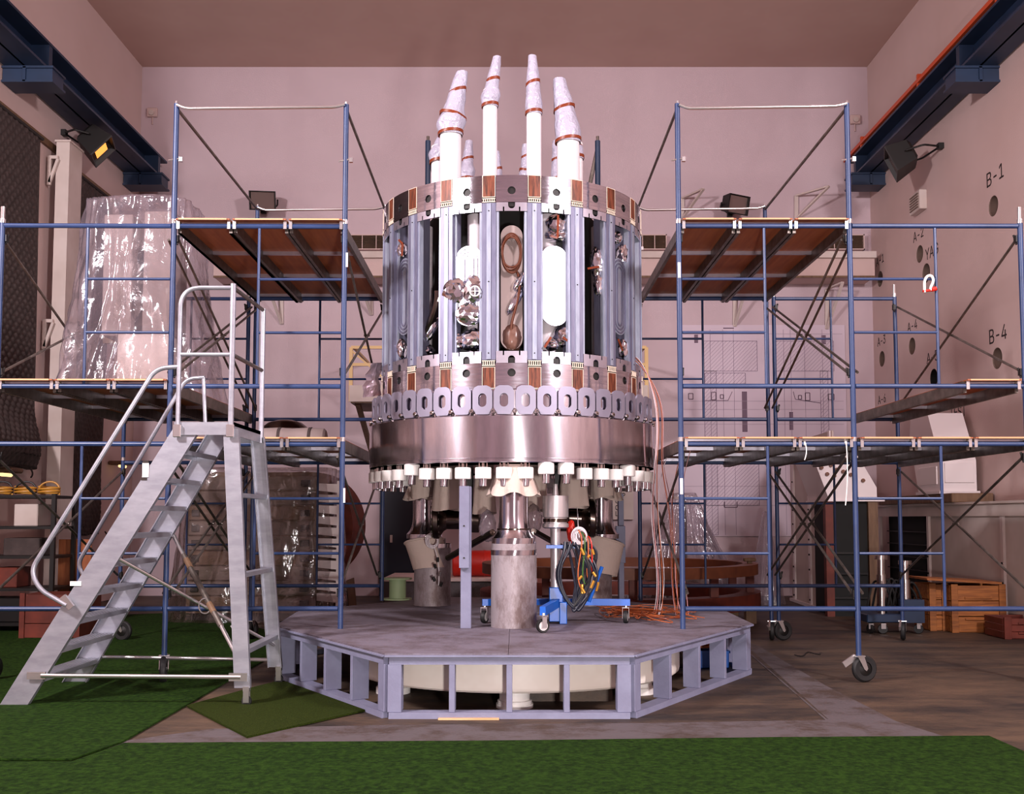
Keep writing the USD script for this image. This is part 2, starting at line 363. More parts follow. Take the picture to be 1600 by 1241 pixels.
for txt, u, v, h in (('B-1', 1541, 295, .27), ('A-2', 1427, 380, .22), ('YAG', 1446, 408, .24), ('A-1', 1369, 417, .2), ('A-3', 1371, 542, .21), ('A-4', 1418, 520, .21), ('A-5', 1448, 569, .22), ('B-4', 1545, 539, .27), ('A-6', 1372, 632, .2), ('TEST', 1484, 655, .22)):
    y, z = on_right(u, v); M = Mtx.copy(); M[:3, 3] = (XR + .0005, y, z)
    t = meshkit.text_mesh(txt, h * .76, .0025); struct('lettering', MB().tm(t, M), ink, WR, label=f'black painted letters {txt}')
struct('trim_1', MB().span((XL, 8, 7.02), (XL + .05, 15.9, 7.12)).span((XL, 16.0, 6.95), (XL + .05, 17.9, 7.03)), tan_wood)
# dark door in the back wall, mostly behind the canister
d = struct('door_1', MB().span((X(598, YB), YB - .05, .02), (X(657, YB), YB + .01, 2.0), ch=.004), navy_door)
struct('door_frame', MB().span((X(594, YB), YB - .07, 0), (X(598, YB), YB, 2.06)).span((X(657, YB), YB - .07, 0), (X(661, YB), YB, 2.06)).span((X(594, YB), YB - .07, 2.0), (X(661, YB), YB, 2.06)), navy_door, d)
struct('switch_plate', MB().span((X(610, YB), YB - .06, Z(848, YB)), (X(614, YB), YB - .04, Z(836, YB)), ch=.003), off_white, d, label='pale plate on the dark door')

# ------------------------------------------------------------------ turf mats
def mat_thing(uv, t, m, label, z=0.0):
    p = [G(u, v)[:2] for u, v in uv]; M = np.eye(4); M[2, 3] = z
    return solo('turf_mat', MB().poly(Polygon(p), t, M), m, label, 'turf mat', 'green turf mats on the floor')
near = [(-160, 1241), (-60, 1300), (1750, 1300), (1800, 1241), (1600, 1178), (1545, 1153.5), (1200, 1156), (800, 1161), (194, 1165), (112, 1194), (-40, 1194)]
mat_thing(near, .016, turf, 'long green turf strip across the floor in the foreground')
mat_thing([(190, 1163), (112, 1190), (-150, 1190), (-100, 1000), (60, 968), (300, 958), (432, 990), (420, 1030), (350, 1070), (292, 1104)], .012, turf, 'large dark green turf mat under the rolling ladder', .0045)
mat_thing([(292, 1106), (386, 1155), (570, 1113), (440, 1066), (400, 1076)], .014, turf_b, 'small olive green turf mat lying diamond-wise beside the platform', .0045)

# ------------------------------------------------------------------ crane rails with brackets
def crane_rail(sx, x_in, x_out, label):
    t = thing('crane_rail', label, 'crane rail', (x_in, 8, 7.65))
    y0, y1, zb, zt = -3.5, 18.75, 7.65, 8.05; xm = (x_in + x_out) / 2
    part(t, 'girder', MB().span((x_in, y0, zb), (x_out, y1, zb + .035)).span((x_in, y0, zt - .035), (x_out, y1, zt)).span((xm - .015, y0, zb), (xm + .015, y1, zt)), rail_blue)
    part(t, 'rail', MB().span((xm - .035, y0, zt), (xm + .035, y1, zt + .07), ch=.01), rail_blue)
    for yb in (18.36, 13.98, 9.6, 5.25):
        a, b = x_in - sx * .12, x_out + sx * .03
        part(t, 'bracket', MB().span((a, yb - .2, 7.42), (b, yb + .2, 7.45)).span((a, yb - .2, 7.62), (b, yb + .2, 7.65)).span((a + sx * .02, yb - .17, 7.45), (b, yb + .17, 7.62))
             .span((xm - .02, yb - .2, 7.43), (xm + .02, yb + .2, 7.64)), rail_blue)
        part(t, 'stiffener', MB().span((x_in + sx * .01, yb - .05, 7.68), (x_out - sx * .01, yb + .05, zt - .035)), rail_blue)
    for k in range(14):
        yc = 4.2 + k * 1.08
        if yc < 18.6: part(t, 'rail_clip', MB().span((xm - .11, yc, zt), (xm + .11, yc + .07, zt + .045)), rail_blue)
    return t
crane_rail(-1, -6.5, -7.06, 'dark blue steel crane girder on brackets along the left wall')
rr = crane_rail(1, 6.17, 6.64, 'dark blue steel crane girder carrying orange conductor bars along the right wall')
for dz, dx in ((.1, -.03), (.18, .03)):
    part(rr, 'conductor_bar', MB().span((6.2 + dx, -3.5, 8.03 + dz - .025), (6.25 + dx, 18.95, 8.03 + dz + .025)), orange_bar, 'orange conductor bar')
for k in range(6): part(rr, 'bar_hanger', MB().span((6.18, 5 + 2.6 * k, 8.04), (6.3, 5.05 + 2.6 * k, 8.25)), orange_bar)

# ------------------------------------------------------------------ floodlights on the walls
def floodlight(p, aim, label, lit=False, arm=None, size=.5):
    t = thing('floodlight', label, 'floodlight', p)
    p, aim = np.asarray(p, float), np.asarray(aim, float); aim /= np.linalg.norm(aim); M = frame(p, p + aim)
    w, h, dp = size, size * .72, size * .62
    b = MB()
    sec = [(-.34, .55), (-.22, .78), (.62, 1.0), (.66, 1.0)]
    rings = [[(sx * w / 2 * s, sy * h / 2 * s, dp * zz) for sx, sy in ((-1, -1), (1, -1), (1, 1), (-1, 1))] for zz, s in sec]
    inner = [[(sx * w / 2 * s, sy * h / 2 * s, dp * zz) for sx, sy in ((-1, -1), (1, -1), (1, 1), (-1, 1))] for zz, s in ((.66, .92), (.5, .86))]
    v = np.array([q for r in rings + inner for q in r]); f = []
    for i in range(len(rings) + len(inner) - 1):
        for k in range(4):
            l = (k + 1) % 4; f += [(i * 4 + k, i * 4 + l, i * 4 + 4 + l), (i * 4 + k, i * 4 + 4 + l, i * 4 + 4 + k)]
    f += [(0, 2, 1), (0, 3, 2)]
    part(t, 'housing', b.add(v, f, M), black_metal, smooth=False)
    part(t, 'lens', MB().box((0, 0, dp * .5), (w * (.62 if lit else .87), h * (.5 if lit else .87), .01), M), lamp_glow if lit else lamp_lens, 'glowing orange lens' if lit else 'glass lens')
    if arm is not None:
        arm = np.asarray(arm, float); up = M[:3, 0] * w * .52
        part(t, 'yoke', MB().path(fillet([p + up, p + up + (arm - p) * .5, arm], .05), .016).path(fillet([p - up, p - up + (arm - p) * .5, arm], .05), .016).box(arm, (.09, .09, .09)), black_metal)
    return t
c = W(150, 235, 16.0); c = np.array([-6.72, 15.9, c[2] + .12])
floodlight(c, (.72, .2, -.66), 'black floodlight with a glowing orange lens high on the left wall', True, (XL + .03, 15.7, c[2] + .05), .62)
c = np.array([6.2, 16.0, W(1425, 245, 16)[2]])
floodlight(c, (-.86, .3, -.42), 'black floodlight seen from the side high on the right wall', False, (XR - .04, 15.7, c[2] + .06), .62)
floodlight(W(412, 312, 18.6), (.12, -1, -.42), 'black floodlight on the back wall above the left scaffold deck', False, W(412, 330, 18.96), .48)
floodlight(W(1144, 320, 18.6), (.55, -1, -.3), 'black floodlight on the back wall above the right scaffold deck', False, W(1140, 335, 18.96), .48)

# ------------------------------------------------------------------ back wall: soffit duct, grilles, brackets, boxes, catwalk, drawing
s = thing('soffit_duct', 'long pale boxed duct along the back wall under the air grilles', 'duct', (X(850, 18.5), 18.5, Z(433, 18.4)))
part(s, 'box', MB().span((X(326, 18.4), 18.4, Z(433, 18.4)), (X(1376, 18.4), YB - .01, Z(403, 18.4))), side_paint)
part(s, 'lip', MB().span((X(322, 18.3), 18.32, Z(402, 18.3)), (X(1380, 18.3), YB - .01, Z(392, 18.3))), off_white, 'white projecting lip')
part(s, 'bottom_angle', MB().span((X(326, 18.38), 18.37, Z(434, 18.38)), (X(1376, 18.38), 18.4, Z(431, 18.38))), tan_wood)
for u0, u1, lab in ((540, 606, 'wide air grille on the back wall left of the canister'), (988, 1046, 'wide air grille on the back wall right of the canister'), (1288, 1360, 'wide air grille on the back wall at the right end of the duct')):
    t = thing('air_grille', lab, 'air grille', (X((u0 + u1) / 2, 18.9), 18.9, Z(390, 18.9)), 'air grilles above the duct')
    a, b, z0, z1 = X(u0, 18.9), X(u1, 18.9), Z(391, 18.9), Z(367, 18.9)
    part(t, 'frame', MB().span((a, 18.86, z0), (b, YB - .005, z0 + .02)).span((a, 18.86, z1 - .02), (b, YB - .005, z1)).span((a, 18.86, z0), (a + .02, YB - .005, z1)).span((b - .02, 18.86, z0), (b, YB - .005, z1)), side_paint)
    part(t, 'back_plate', MB().span((a + .02, 18.95, z0 + .02), (b - .02, 18.98, z1 - .02)), grille_dark)
    n = 11
    for k in range(n): part(t, 'louver', MB().box(((a + b) / 2, 18.9, z0 + .03 + (z1 - z0 - .06) * k / (n - 1)), (b - a - .04, .05, .006)), tan_wood)
    for k in range(1, 3): part(t, 'mullion', MB().box((a + (b - a) * k / 3, 18.875, (z0 + z1) / 2), (.014, .01, z1 - z0 - .04)), side_paint)
def wall_bracket(u, v0, v1, w, label):
    t = thing('wall_bracket', label, 'bracket', W(u, v1, 18.9), 'steel brackets on the back wall')
    a, b = W(u, v0, 18.97), W(u, v1, 18.97); o = np.array([w, -.55, 0])
    part(t, 'upright', MB().bar(a, b, .07, .03), off_white); part(t, 'strut', MB().bar(b, a + o, .05, .03), off_white); part(t, 'arm', MB().bar(a, a + o, .06, .03), off_white)
wall_bracket(440, 452, 506, -.15, 'pale triangular bracket under the duct left of the canister')
wall_bracket(580, 452, 492, -.12, 'pale triangular bracket on the back wall just left of the canister')
wall_bracket(1148, 452, 510, .12, 'pale triangular bracket under the duct right of the canister')
wall_bracket(1292, 452, 514, .12, 'pale triangular bracket under the right end of the duct')
wall_bracket(1066, 310, 342, .3, 'pale folded bracket beside the right scaffold guard post')
wall_bracket(1244, 306, 342, .45, 'pale folded bracket above the right scaffold deck')
for u, v, lab in ((238, 176, 'small square alarm box high in the left corner of the back wall'), (1336, 187, 'small square alarm box high in the right corner of the back wall')):
    t = thing('alarm_box', lab, 'alarm box', W(u, v + 8, 18.95), 'alarm boxes on the back wall'); a = W(u, v, 18.96)
    part(t, 'case', MB().box(a, (.19, .07, .17), ch=.01), side_paint); part(t, 'bell', MB().tube(a + (0, -.03, -.02), a + (0, -.07, -.02), .05, 18), off_white); part(t, 'conduit', MB().tube(a + (0, .02, -.08), a + (0, .02, -.22), .012), side_paint)
t = thing('louver_box', 'small square grey louvered box on the right wall under the floodlight', 'louver box', (XR - .06, on_right(1440, 317)[0], on_right(1440, 330)[1]))
yy, zz = on_right(1440, 317)
part(t, 'case', MB().span((XR - .12, yy - .22, zz - .16), (XR + .005, yy + .22, zz + .16), ch=.01), off_white)
for k in range(6): part(t, 'louver', MB().box((XR - .125, yy, zz - .11 + .044 * k), (.02, .34, .02)), grille_dark)
# cream yellow catwalk behind the canister
t = thing('catwalk', 'cream yellow steel catwalk railing on the back wall behind the canister', 'catwalk', (X(780, 17.6), 17.6, Z(628, 17.6)))
a, b, Y = X(546, 17.2), X(1012, 17.2), 17.2
za, zb_, zc_ = Z(628, Y), Z(606, Y), Z(543, Y)
part(t, 'deck', MB().span((a, Y, za - .02), (b, 18.6, za + .04)), tan_wood)
part(t, 'toe_board', MB().span((a - .02, Y - .03, za), (b + .02, Y, zb_ + .04)), off_white, 'pale toe board')
for z in (zc_, (zc_ + zb_) / 2 + .05): part(t, 'rail', MB().span((a, Y - .02, z - .025), (b, Y + .02, z + .025)), yellow_steel)
for k in range(9):
    x = a + (b - a) * k / 8; part(t, 'post', MB().span((x - .03, Y - .025, za), (x + .03, Y + .025, zc_)), yellow_steel)
for k in range(8):
    x, x2 = a + (b - a) * k / 8, a + (b - a) * (k + 1) / 8; part(t, 'diagonal', MB().bar((x, Y, zc_ - .05), (x2, Y, zb_ + .1), .035, .03), yellow_steel)
for x in (a + .1, b - .1): part(t, 'wall_strut', MB().bar((x, Y + .1, za), (x, YB - .02, za - .7), .08, .08), tan_wood)
for x in (a + .04, b - .04): part(t, 'end_rail', MB().bar((x, Y, zc_), (x, YB - .02, zc_), .04, .04), yellow_steel)
# large technical drawing pinned to the back wall
x0, x1, z0, z1, Y = X(1066, 18.98), X(1326, 18.98), Z(838, 18.98), Z(508, 18.98), 18.975
t = thing('technical_drawing', 'large pale technical line drawing pinned to the back wall behind the right scaffold', 'drawing', ((x0 + x1) / 2, Y, z0))
part(t, 'sheet', MB().span((x0, Y, z0), (x1, Y + .012, z1)), paper)
fx = lambda u: X(u, Y)
fz = lambda v: Z(v, Y)
L1, L2 = MB(), MB()
def pline(m, pts, w=.011):
    for (u0, v0), (u1, v1) in zip(pts, pts[1:]): m.bar((fx(u0), Y - .002, fz(v0)), (fx(u1), Y - .002, fz(v1)), w, .003, up=(0, 1, 0))
def rectl(m, u0, v0, u1, v1, w=.011): pline(m, [(u0, v0), (u1, v0), (u1, v1), (u0, v1), (u0, v0)], w)
for u0, v0, u1, v1 in ((1103, 533, 1187, 580), (1213, 533, 1308, 580), (1103, 580, 1122, 836), (1286, 580, 1298, 800), (1104, 725, 1187, 790), (1104, 583, 1168, 600)):
    rectl(L1, u0, v0, u1, v1)
    w_, h_ = u1 - u0, v1 - v0; k = 6
    for s_ in np.arange(k, w_ + h_, k):
        a_, b_ = (min(s_, w_), max(0, s_ - w_)), (max(0, s_ - h_), min(s_, h_)); pline(L1, [(u0 + a_[0], v0 + a_[1]), (u0 + b_[0], v0 + b_[1])], .006)
for u in (1133, 1150, 1113, 1240, 1262, 1229, 1290): pline(L1, [(u, 515), (u, 836)], .007)
for v in (522, 600, 627, 640, 663, 690, 718, 760, 790): pline(L1, [(1070, v), (1322, v)], .006)
for u0, v0, u1, v1 in ((1078, 615, 1085, 624), (1114, 613, 1121, 625), (1298, 616, 1307, 625), (1262, 614, 1269, 626), (1251, 618, 1256, 624), (1128, 617, 1133, 623)): rectl(L2, u0, v0, u1, v1, .016)
for u0, v0, u1, v1 in ((1088, 523, 1094, 536), (1289, 524, 1296, 538), (1162, 612, 1170, 675), (1236, 644, 1242, 672)): L2.span((fx(u0), Y - .003, fz(v1)), (fx(u1), Y, fz(v0)))
pline(L2, [(1134, 513), (1151, 513)], .02); pline(L2, [(1132, 784), (1132, 793), (1152, 793), (1152, 784)], .016); pline(L2, [(1104, 626), (1140, 626), (1147, 612)]); pline(L2, [(1243, 612), (1246, 624), (1286, 630)])
part(t, 'drawn_lines', L1, pencil, 'fine hatching lines', kind='stuff'); part(t, 'dark_marks', L2, pencil_dark, 'darker marks and rectangles', kind='stuff')
# warning notice
t = thing('warning_sign', 'white notice lettered KEEP UN CR LO in black beside the rear grey post', 'sign', W(966, 812, 18.9))
a, b, Y = X(950, 18.9), X(990, 18.9), 18.9
part(t, 'board', MB().span((a, Y, Z(812, Y)), (b, Y + .06, Z(762, Y))), off_white)
for txt, v, u in (('KEEP', 777.5, 957), ('UN', 786.5, 961), ('CR', 797, 961), ('LO', 806.5, 961)):
    M = np.array([[1, 0, 0, X(u, Y)], [0, 0, -1, Y + .0008], [0, 1, 0, Z(v, Y)], [0, 0, 0, 1.]])
    tm_ = meshkit.text_mesh(txt, .085, .003, True); tm_.apply_scale([.82, 1, 1]); part(t, 'lettering', MB().tm(tm_, M), ink, f'black letters {txt}')
part(t, 'lettering', MB().span((a + .03, Y - .002, Z(768, Y)), (a + .06, Y, Z(763, Y))).span((a + .09, Y - .002, Z(768, Y)), (a + .19, Y, Z(764, Y))).span((a + .24, Y - .002, Z(768, Y)), (a + .42, Y, Z(763, Y))), ink)

# ------------------------------------------------------------------ left wall: column and quilted acoustic curtains
t = thing('wall_column', 'white boxed steel column standing at the left wall between the curtains', 'column', (-6.85, 15.4, 0))
part(t, 'shaft', MB().span((-6.95, 15.2, 0), (-6.75, 15.65, 7.1)), off_white); part(t, 'cap', MB().span((-6.97, 15.18, 7.1), (-6.73, 15.67, 7.13)), off_white)
for v in (250, 505):
    z = Z(v, 15.2); part(t, 'side_bracket', MB().span((-7.05, 15.14, z), (-6.9, 15.18, z + .05)).span((-7.05, 15.14, z - .4), (-7.0, 15.18, z)).bar((-7.02, 15.16, z - .36), (-6.9, 15.16, z), .04, .04), off_white)
def curtain(y0, y1, z0, z1, label, bulge, narrow=0.0):
    n, m = int((y1 - y0) / .022), int((z1 - z0) / .022)
    s_, h_ = np.meshgrid(np.linspace(0, 1, n), np.linspace(0, 1, m))
    y = y0 + (y1 - narrow * (1 - h_) - y0) * s_; z = z0 + (z1 - z0) * h_
    A, B = (s_ * (y1 - y0) + h_ * (z1 - z0)) / .15, (s_ * (y1 - y0) - h_ * (z1 - z0)) / .15
    pil = np.sqrt(np.abs(np.sin(A * PI) * np.sin(B * PI))) * np.clip(np.minimum(s_, 1 - s_) * (y1 - y0) / .1, 0, 1)
    x = XL + .07 + .032 * pil + bulge * np.exp(-((h_ - .06) / .09) ** 2) * np.sin(s_ * PI) ** .4 + .05 * np.sin(s_ * 7 + h_ * 2) * (1 - h_)
    z = z + .12 * np.sin(s_ * 9) * (h_ < .04) * bulge
    front = np.stack([x, y, z], -1).reshape(-1, 3); back = front.copy(); back[:, 0] = XL + .02
    i = np.arange(n * m).reshape(m, n); a, b, c, d = i[:-1, :-1].ravel(), i[:-1, 1:].ravel(), i[1:, 1:].ravel(), i[1:, :-1].ravel()
    f = np.vstack([np.c_[a, b, c], np.c_[a, c, d]]); rim = np.r_[i[0, :], i[1:, -1], i[-1, -2::-1], i[-2:0:-1, 0]]; k = np.roll(rim, -1); N = n * m
    t = thing('quilted_curtain', label, 'curtain', (XL + .1, (y0 + y1) / 2, z0), 'quilted curtains on the left wall')
    part(t, 'blanket', MB().add(np.vstack([front, back]), np.vstack([f, f[:, ::-1] + N, np.c_[rim, rim + N, k + N], np.c_[rim, k + N, k]])), quilt, smooth=True)
    part(t, 'hanging_rail', MB().tube((XL + .08, y0 - .05, z1 + .03), (XL + .08, y1 + .05, z1 + .03), .025), quilt_seam)
    part(t, 'bottom_tie', MB().path(spline([(XL + .2, y1 - .3, z0 + .05), (XL + .24, y1 - .28, z0 - .04), (XL + .2, y1 - .24, z0 - .1)], 10), .012, 6), quilt_seam)
curtain(10.5, 14.85, 2.1, 7.0, 'wide grey quilted curtain at the left edge, bulging at its foot', .42)
curtain(16.15, 17.6, 1.15, 6.9, 'narrow grey quilted curtain hanging beyond the white column', .1, .35)
for y, z, lab in ((13.9, 1.98, 'small lit lamp under the wide quilted curtain'), (18.0, 2.3, 'small lit lamp on the left wall beyond the narrow curtain')):
    t = thing('wall_lamp', lab, 'wall lamp', (XL + .2, y, z)); part(t, 'shade', MB().span((XL, y - .16, z + .05), (XL + .36, y + .16, z + .12), ch=.02), tan_wood); part(t, 'lamp_tube', MB().tube((XL + .2, y - .13, z + .03), (XL + .2, y + .13, z + .03), .028, 12), emitter('lamp_tube_glow', (255, 214, 150), 1.6) if y < 14 else '/World/Looks/lamp_tube_glow', 'lit tube')
# ================================================================== WORK PLATFORM
DECK = .46
oct_ = [(-.935, 7.40), (.84, 7.40), (2.16, 9.52), (2.18, 10.8), (.84, 12.62), (-.935, 12.62), (-2.26, 10.8), (-2.15, 9.3)]
t = thing('work_platform', 'grey painted octagonal plywood work platform on open studs around the white vessel', 'work platform', (0, 10, 0))
op = Polygon(oct_); cuts = [sbox(-5, 0, -.02, 30), sbox(-.02, 0, 5, 30)]
lines = [9.3, 10.55, 11.8]
ys = [0, 9.3, 10.8, 30]
for x0, x1 in ((-5, -.055), (-.055, 5)):
    for y0, y1 in zip(ys, ys[1:]):
        p = op.intersection(sbox(x0 + .0015, y0 + .0015, x1 - .0015, y1 - .0015)); M = np.eye(4); M[2, 3] = DECK - .03
        part(t, 'deck_panel', MB().poly(p, .03, M), deck_paint)
cen = np.array([0., 10.0])
ins = lambda p, k: cen + (np.array(p) - cen) * k
for k in range(8):
    a, b = np.array(oct_[k]), np.array(oct_[(k + 1) % 8]); L = np.linalg.norm(b - a); d = (b - a) / L; nrm = np.array([d[1], -d[0]]); q = lambda s, z, o=-.05: np.r_[a + d * s + nrm * o, z]
    part(t, 'top_rail', MB().bar(q(.03, DECK - .0555), q(L - .03, DECK - .0555), .09, .05, up=(0, 0, 1)), frame_paint)
    part(t, 'edge_strip', MB().bar(q(.0, DECK - .018, .006), q(L, DECK - .018, .006), .034, .012), frame_paint)
    part(t, 'bottom_rail', MB().bar(q(.03, .022), q(L - .03, .022), .11, .044), frame_paint)
    n = {0: 4, 2: 3, 6: 3, 4: 4}.get(k, 4)
    for s in np.linspace(.07, L - .07, n + 1):
        w = .1 if s < .1 or s > L - .1 else .042
        M = np.eye(4); M[:3, 0], M[:3, 1], M[:3, 3] = [*d, 0], [*(-nrm), 0], q(s, (DECK - .0805 + .044) / 2, -.075)
        dd = .042 if (k in (0, 4) and w < .1) else .15
        part(t, 'stud', MB().box((0, 0, 0), (w, .14, DECK - .0805 - .044), M, ch=.003), frame_paint)
part(t, 'shim', MB().span((-.55, 7.36, 0), (-.12, 7.46, .01)), pale_pine, 'pale wooden shim')
# white vessel under the platform
zb = .17
c0 = (0., 9.07, 0); Rv = 1.41
t = thing('white_vessel', 'large white round vessel standing under the work platform', 'vessel', (c0[0], c0[1], 0))
part(t, 'shell', MB().lathe([(0, .125), (1.34, .125), (1.385, .13), (1.403, .145), (Rv, .17), (Rv, DECK - .04), (0, DECK - .04)], 96, rotz(0, c0)), tank_white)
part(t, 'foot', MB().lathe([(0, .02), (.13, .02), (.13, .055), (.115, .06), (.115, .13), (0, .13)], 28, rotz(0, (-.01, 7.86, 0))).lathe([(0, .0), (.14, .0), (.14, .03), (0, .03)], 28, rotz(0, (-.01, 7.86, 0))), white_plastic, 'round white foot')
for a in (2.1, 4.2, .3): part(t, 'foot', MB().lathe([(0, 0), (.14, 0), (.14, .05), (.115, .06), (.115, .13), (0, .13)], 28, rotz(0, (c0[0] + 1.15 * math.sin(a), c0[1] + 1.15 * math.cos(a), 0))), white_plastic)
solo('floor_skirt', MB().span((.06, 8.1, 0), (.75, 8.2, .1)), concrete, 'low dark kerb on the floor under the white vessel', 'kerb')
t = thing('toolbox', 'blue metal toolbox with a coiled cord under the right side of the platform', 'toolbox', (1.88, 10.0, 0))
part(t, 'box', MB().span((1.62, 9.85, 0), (2.02, 10.12, .16), ch=.01), lift_blue); part(t, 'lid_rim', MB().span((1.61, 9.84, .145), (2.03, 10.13, .165)), lift_blue)
part(t, 'cord', MB().path(np.array([(1.8 + .12 * math.cos(a), 9.98 + .1 * math.sin(a), .18 + .004 * a) for a in np.linspace(0, 6 * PI, 70)]), .012, 6), wire_orange, 'coiled orange cord')
solo('work_lamp_base', MB().bar((1.35, 9.65, .02), (1.5, 9.65, .26), .05, .05).bar((1.6, 9.6, .02), (1.47, 9.65, .26), .04, .04).span((1.3, 9.55, 0), (1.65, 9.75, .02)), galv, 'grey angled steel stand under the right side of the platform', 'stand')

# ================================================================== SCAFFOLDS
TW, TD, ZT1, ZT2, ZG = 1.524, 3.048, 2.0835, 4.035, 5.125
PR = .0235
def wheel(t, x, y, rot, label=None):
    h = holder(t, 'caster', label); M = rotz(rot, (x, y, 0))
    part(h, 'tyre', MB().lathe([(.062, -.026), (.1, -.028), (.113, -.016), (.116, 0), (.113, .016), (.1, .028), (.062, .026), (.062, -.026)], 32, M @ frame((.05, -.001, .117), (.05, 1, .117))), rubber)
    part(h, 'hub', MB().lathe([(0, -.03), (.02, -.03), (.06, -.015), (.064, -.015), (.064, .015), (.06, .015), (.02, .03), (0, .03)], 24, M @ frame((.05, -.001, .117), (.05, 1, .117))), black_metal)
    f = MB()
    for s in (-1, 1):
        P = np.array([(-.03, .225), (.03, .225), (.065, .12), (.05, .1), (.03, .115)]); 
        f.poly(Polygon(P), .006, M @ np.array([[1, 0, 0, 0], [0, 0, -1, s * .037 + .003], [0, 1, 0, 0], [0, 0, 0, 1.]]))
    f.box((0, 0, .228), (.075, .09, .012), M).tube(M[:3, 3] + (0, 0, .23), M[:3, 3] + (0, 0, .29), .019, 12)
    part(h, 'fork', f, silver); part(h, 'brake_lever', MB().bar((M @ [-.02, .02, .22, 1])[:3], (M @ [-.13, .03, .15, 1])[:3], .02, .05), silver)
def tower(name, label, org, yaw, side, outer_first):
    """side=+1: ladders at the right half of each frame"""
    t = thing(name, label, 'scaffold', (org[0], org[1], 0)); cy, sy = math.cos(yaw), math.sin(yaw)
    P = lambda x, y, z: np.array([org[0] + x * cy - y * sy, org[1] + x * sy + y * cy, z])
    def frame_(x0, y, zt, zb, posts=(1, 1), ladder=True, dx=(0, 0), lower=True):
        h = holder(t, 'frame'); xs = (x0 + dx[0], x0 + TW + dx[1])
        for k in (0, 1):
            if posts[k]:
                z0 = zb[k] if isinstance(zb, tuple) else zb
                part(h, 'post', MB().tube(P(xs[k], y, z0), P(xs[k], y, zt + .012), PR, 14), blue_paint)
                part(h, 'collar', MB().tube(P(xs[k], y, zt + .012), P(xs[k], y, zt + .05), PR + .003, 14), silver, 'bright joint collar')
                for zz, s in ((zt - .12, 1), (zt - 1.32, 1)):
                    if zz > z0 + .1: part(h, 'brace_lug', MB().box(P(xs[k] + (.02 if k == 0 else -.02), y + (.03 if y < 1 else -.03), zz), (.03, .05, .06)).tube(P(xs[k] + (.02 if k == 0 else -.02), y + (.03 if y < 1 else -.03), zz - .05), P(xs[k] + (.035 if k == 0 else -.035), y + (.05 if y < 1 else -.05), zz + .04), .01, 8), black_metal)
        part(h, 'top_bar', MB().tube(P(xs[0] + PR, y, zt - .01), P(xs[1] - PR, y, zt - .01), .0215, 12), blue_paint)
        zl = zt - 1.45
        part(h, 'lower_bar', MB().tube(P(xs[0] + PR, y, zl), P(xs[1] - PR, y, zl), .0215, 12), blue_paint)
        xm = x0 + TW / 2; part(h, 'ladder_post', MB().tube(P(xm, y, zl + .02), P(xm, y, zt - .03), .0135, 10), blue_paint)
        xe = xs[1] - PR if side > 0 else xs[0] + PR
        for zr in (zt - .49, zt - .97): part(h, 'rung', MB().tube(P(xm, y, zr), P(xe, y, zr), .0125, 10), blue_paint)
    def brace(x, zt, skip=()):
        h = holder(t, 'cross_brace')
        for k, (za, zb) in enumerate(((zt - .12, zt - 1.32), (zt - 1.32, zt - .12))):
            if k in skip: continue
            xx = x + (.012 if k else -.012)
            part(h, 'brace_rod', MB().tube(P(xx, .05, za), P(xx, TD - .05, zb), .0125, 8), galv)
        part(h, 'pivot', MB().tube(P(x - .03, TD / 2, zt - .72), P(x + .03, TD / 2, zt - .72), .012, 8), galv)
    ox = -TW if outer_first else TW
    inner_k = 1 if outer_first else 0; outer_k = 1 - inner_k
    zin = [.215, .215]; zin[inner_k] = DECK
    for y in (0, TD):
        frame_(0, y, ZT1, tuple(zin)); frame_(0, y, ZT2, ZT1 + .05)
        gap = .085 * (-1 if outer_first else 1) if y else 0
        # the outer bay: in front it is clamped to the inner tower's post, behind it has a post of its own
        pk = [1, 1]; pk[inner_k] = 1 if y else 0; dx = [gap * (i == inner_k) for i in (0, 1)]
        frame_(ox, y, ZT1, .215, tuple(pk), dx=dx); frame_(ox, y, ZT2, ZT1 + .05, tuple(pk), dx=dx)
        for k in (0, 1):
            part(t, 'guard_post', MB().tube(P(TW * k, y, ZT2 + .05), P(TW * k, y, ZG + .02), PR, 14), blue_paint)
            part(t, 'post_pin', MB().tube(P(TW * k, y, ZG + .02), P(TW * k, y, ZG + .045), .012, 8), silver)
            part(t, 'rail_catch', MB().tube(P(TW * k - .06, y - .01, 4.62), P(TW * k + .05, y - .01, 4.64), .008, 6).box(P(TW * k + .05, y - .01, 4.63), (.03, .03, .04)), silver)
        part(t, 'guard_rail', MB().path(fillet([P(.01, y - .03, ZG), P(.09, y - .03, ZG - .035), P(TW - .1, y - .03, ZG - .015), P(TW - .01, y - .03, ZG + .01)], .05), .0145, 10), silver, 'bright silver guard rail')
        xo = ox + (0 if outer_first else TW)
        part(t, 'post_pin', MB().tube(P(xo, y, ZT2 + .05), P(xo, y, ZT2 + .16), .019, 12), silver)
    for k in (0, 1): part(t, 'guard_rail', MB().tube(P(TW * k, .02, ZG - .02), P(TW * k, TD - .02, ZG - .02), .0145, 8), galv)
    xo = ox if outer_first else ox + TW
    xi = 0 if outer_first else TW
    for zt in (ZT1, ZT2):
        brace(xo, zt); brace(xi + .04 * (1 if outer_first else -1), zt); brace(xi - .05 * (1 if outer_first else -1), zt)
    brace(TW * inner_k + .04 * (-1 if outer_first else 1), ZT1)
    if outer_first: brace(TW, ZT2)
    # casters under the legs that stand on the floor
    r_ = [.3, -.5, 1.2, 2.1, .1]; fx0 = 0 if outer_first else TW
    for k, (x, y, a) in enumerate(((fx0, 0, .25 if not outer_first else -1.3), (fx0, TD, 1.35), (fx0 + (-.085 if outer_first else .085), TD, .3), (xo, 0, 1.3), (xo, TD, 1.2 if not outer_first else -.2))):
        p = P(x, y, 0); wheel(t, p[0], p[1], a)
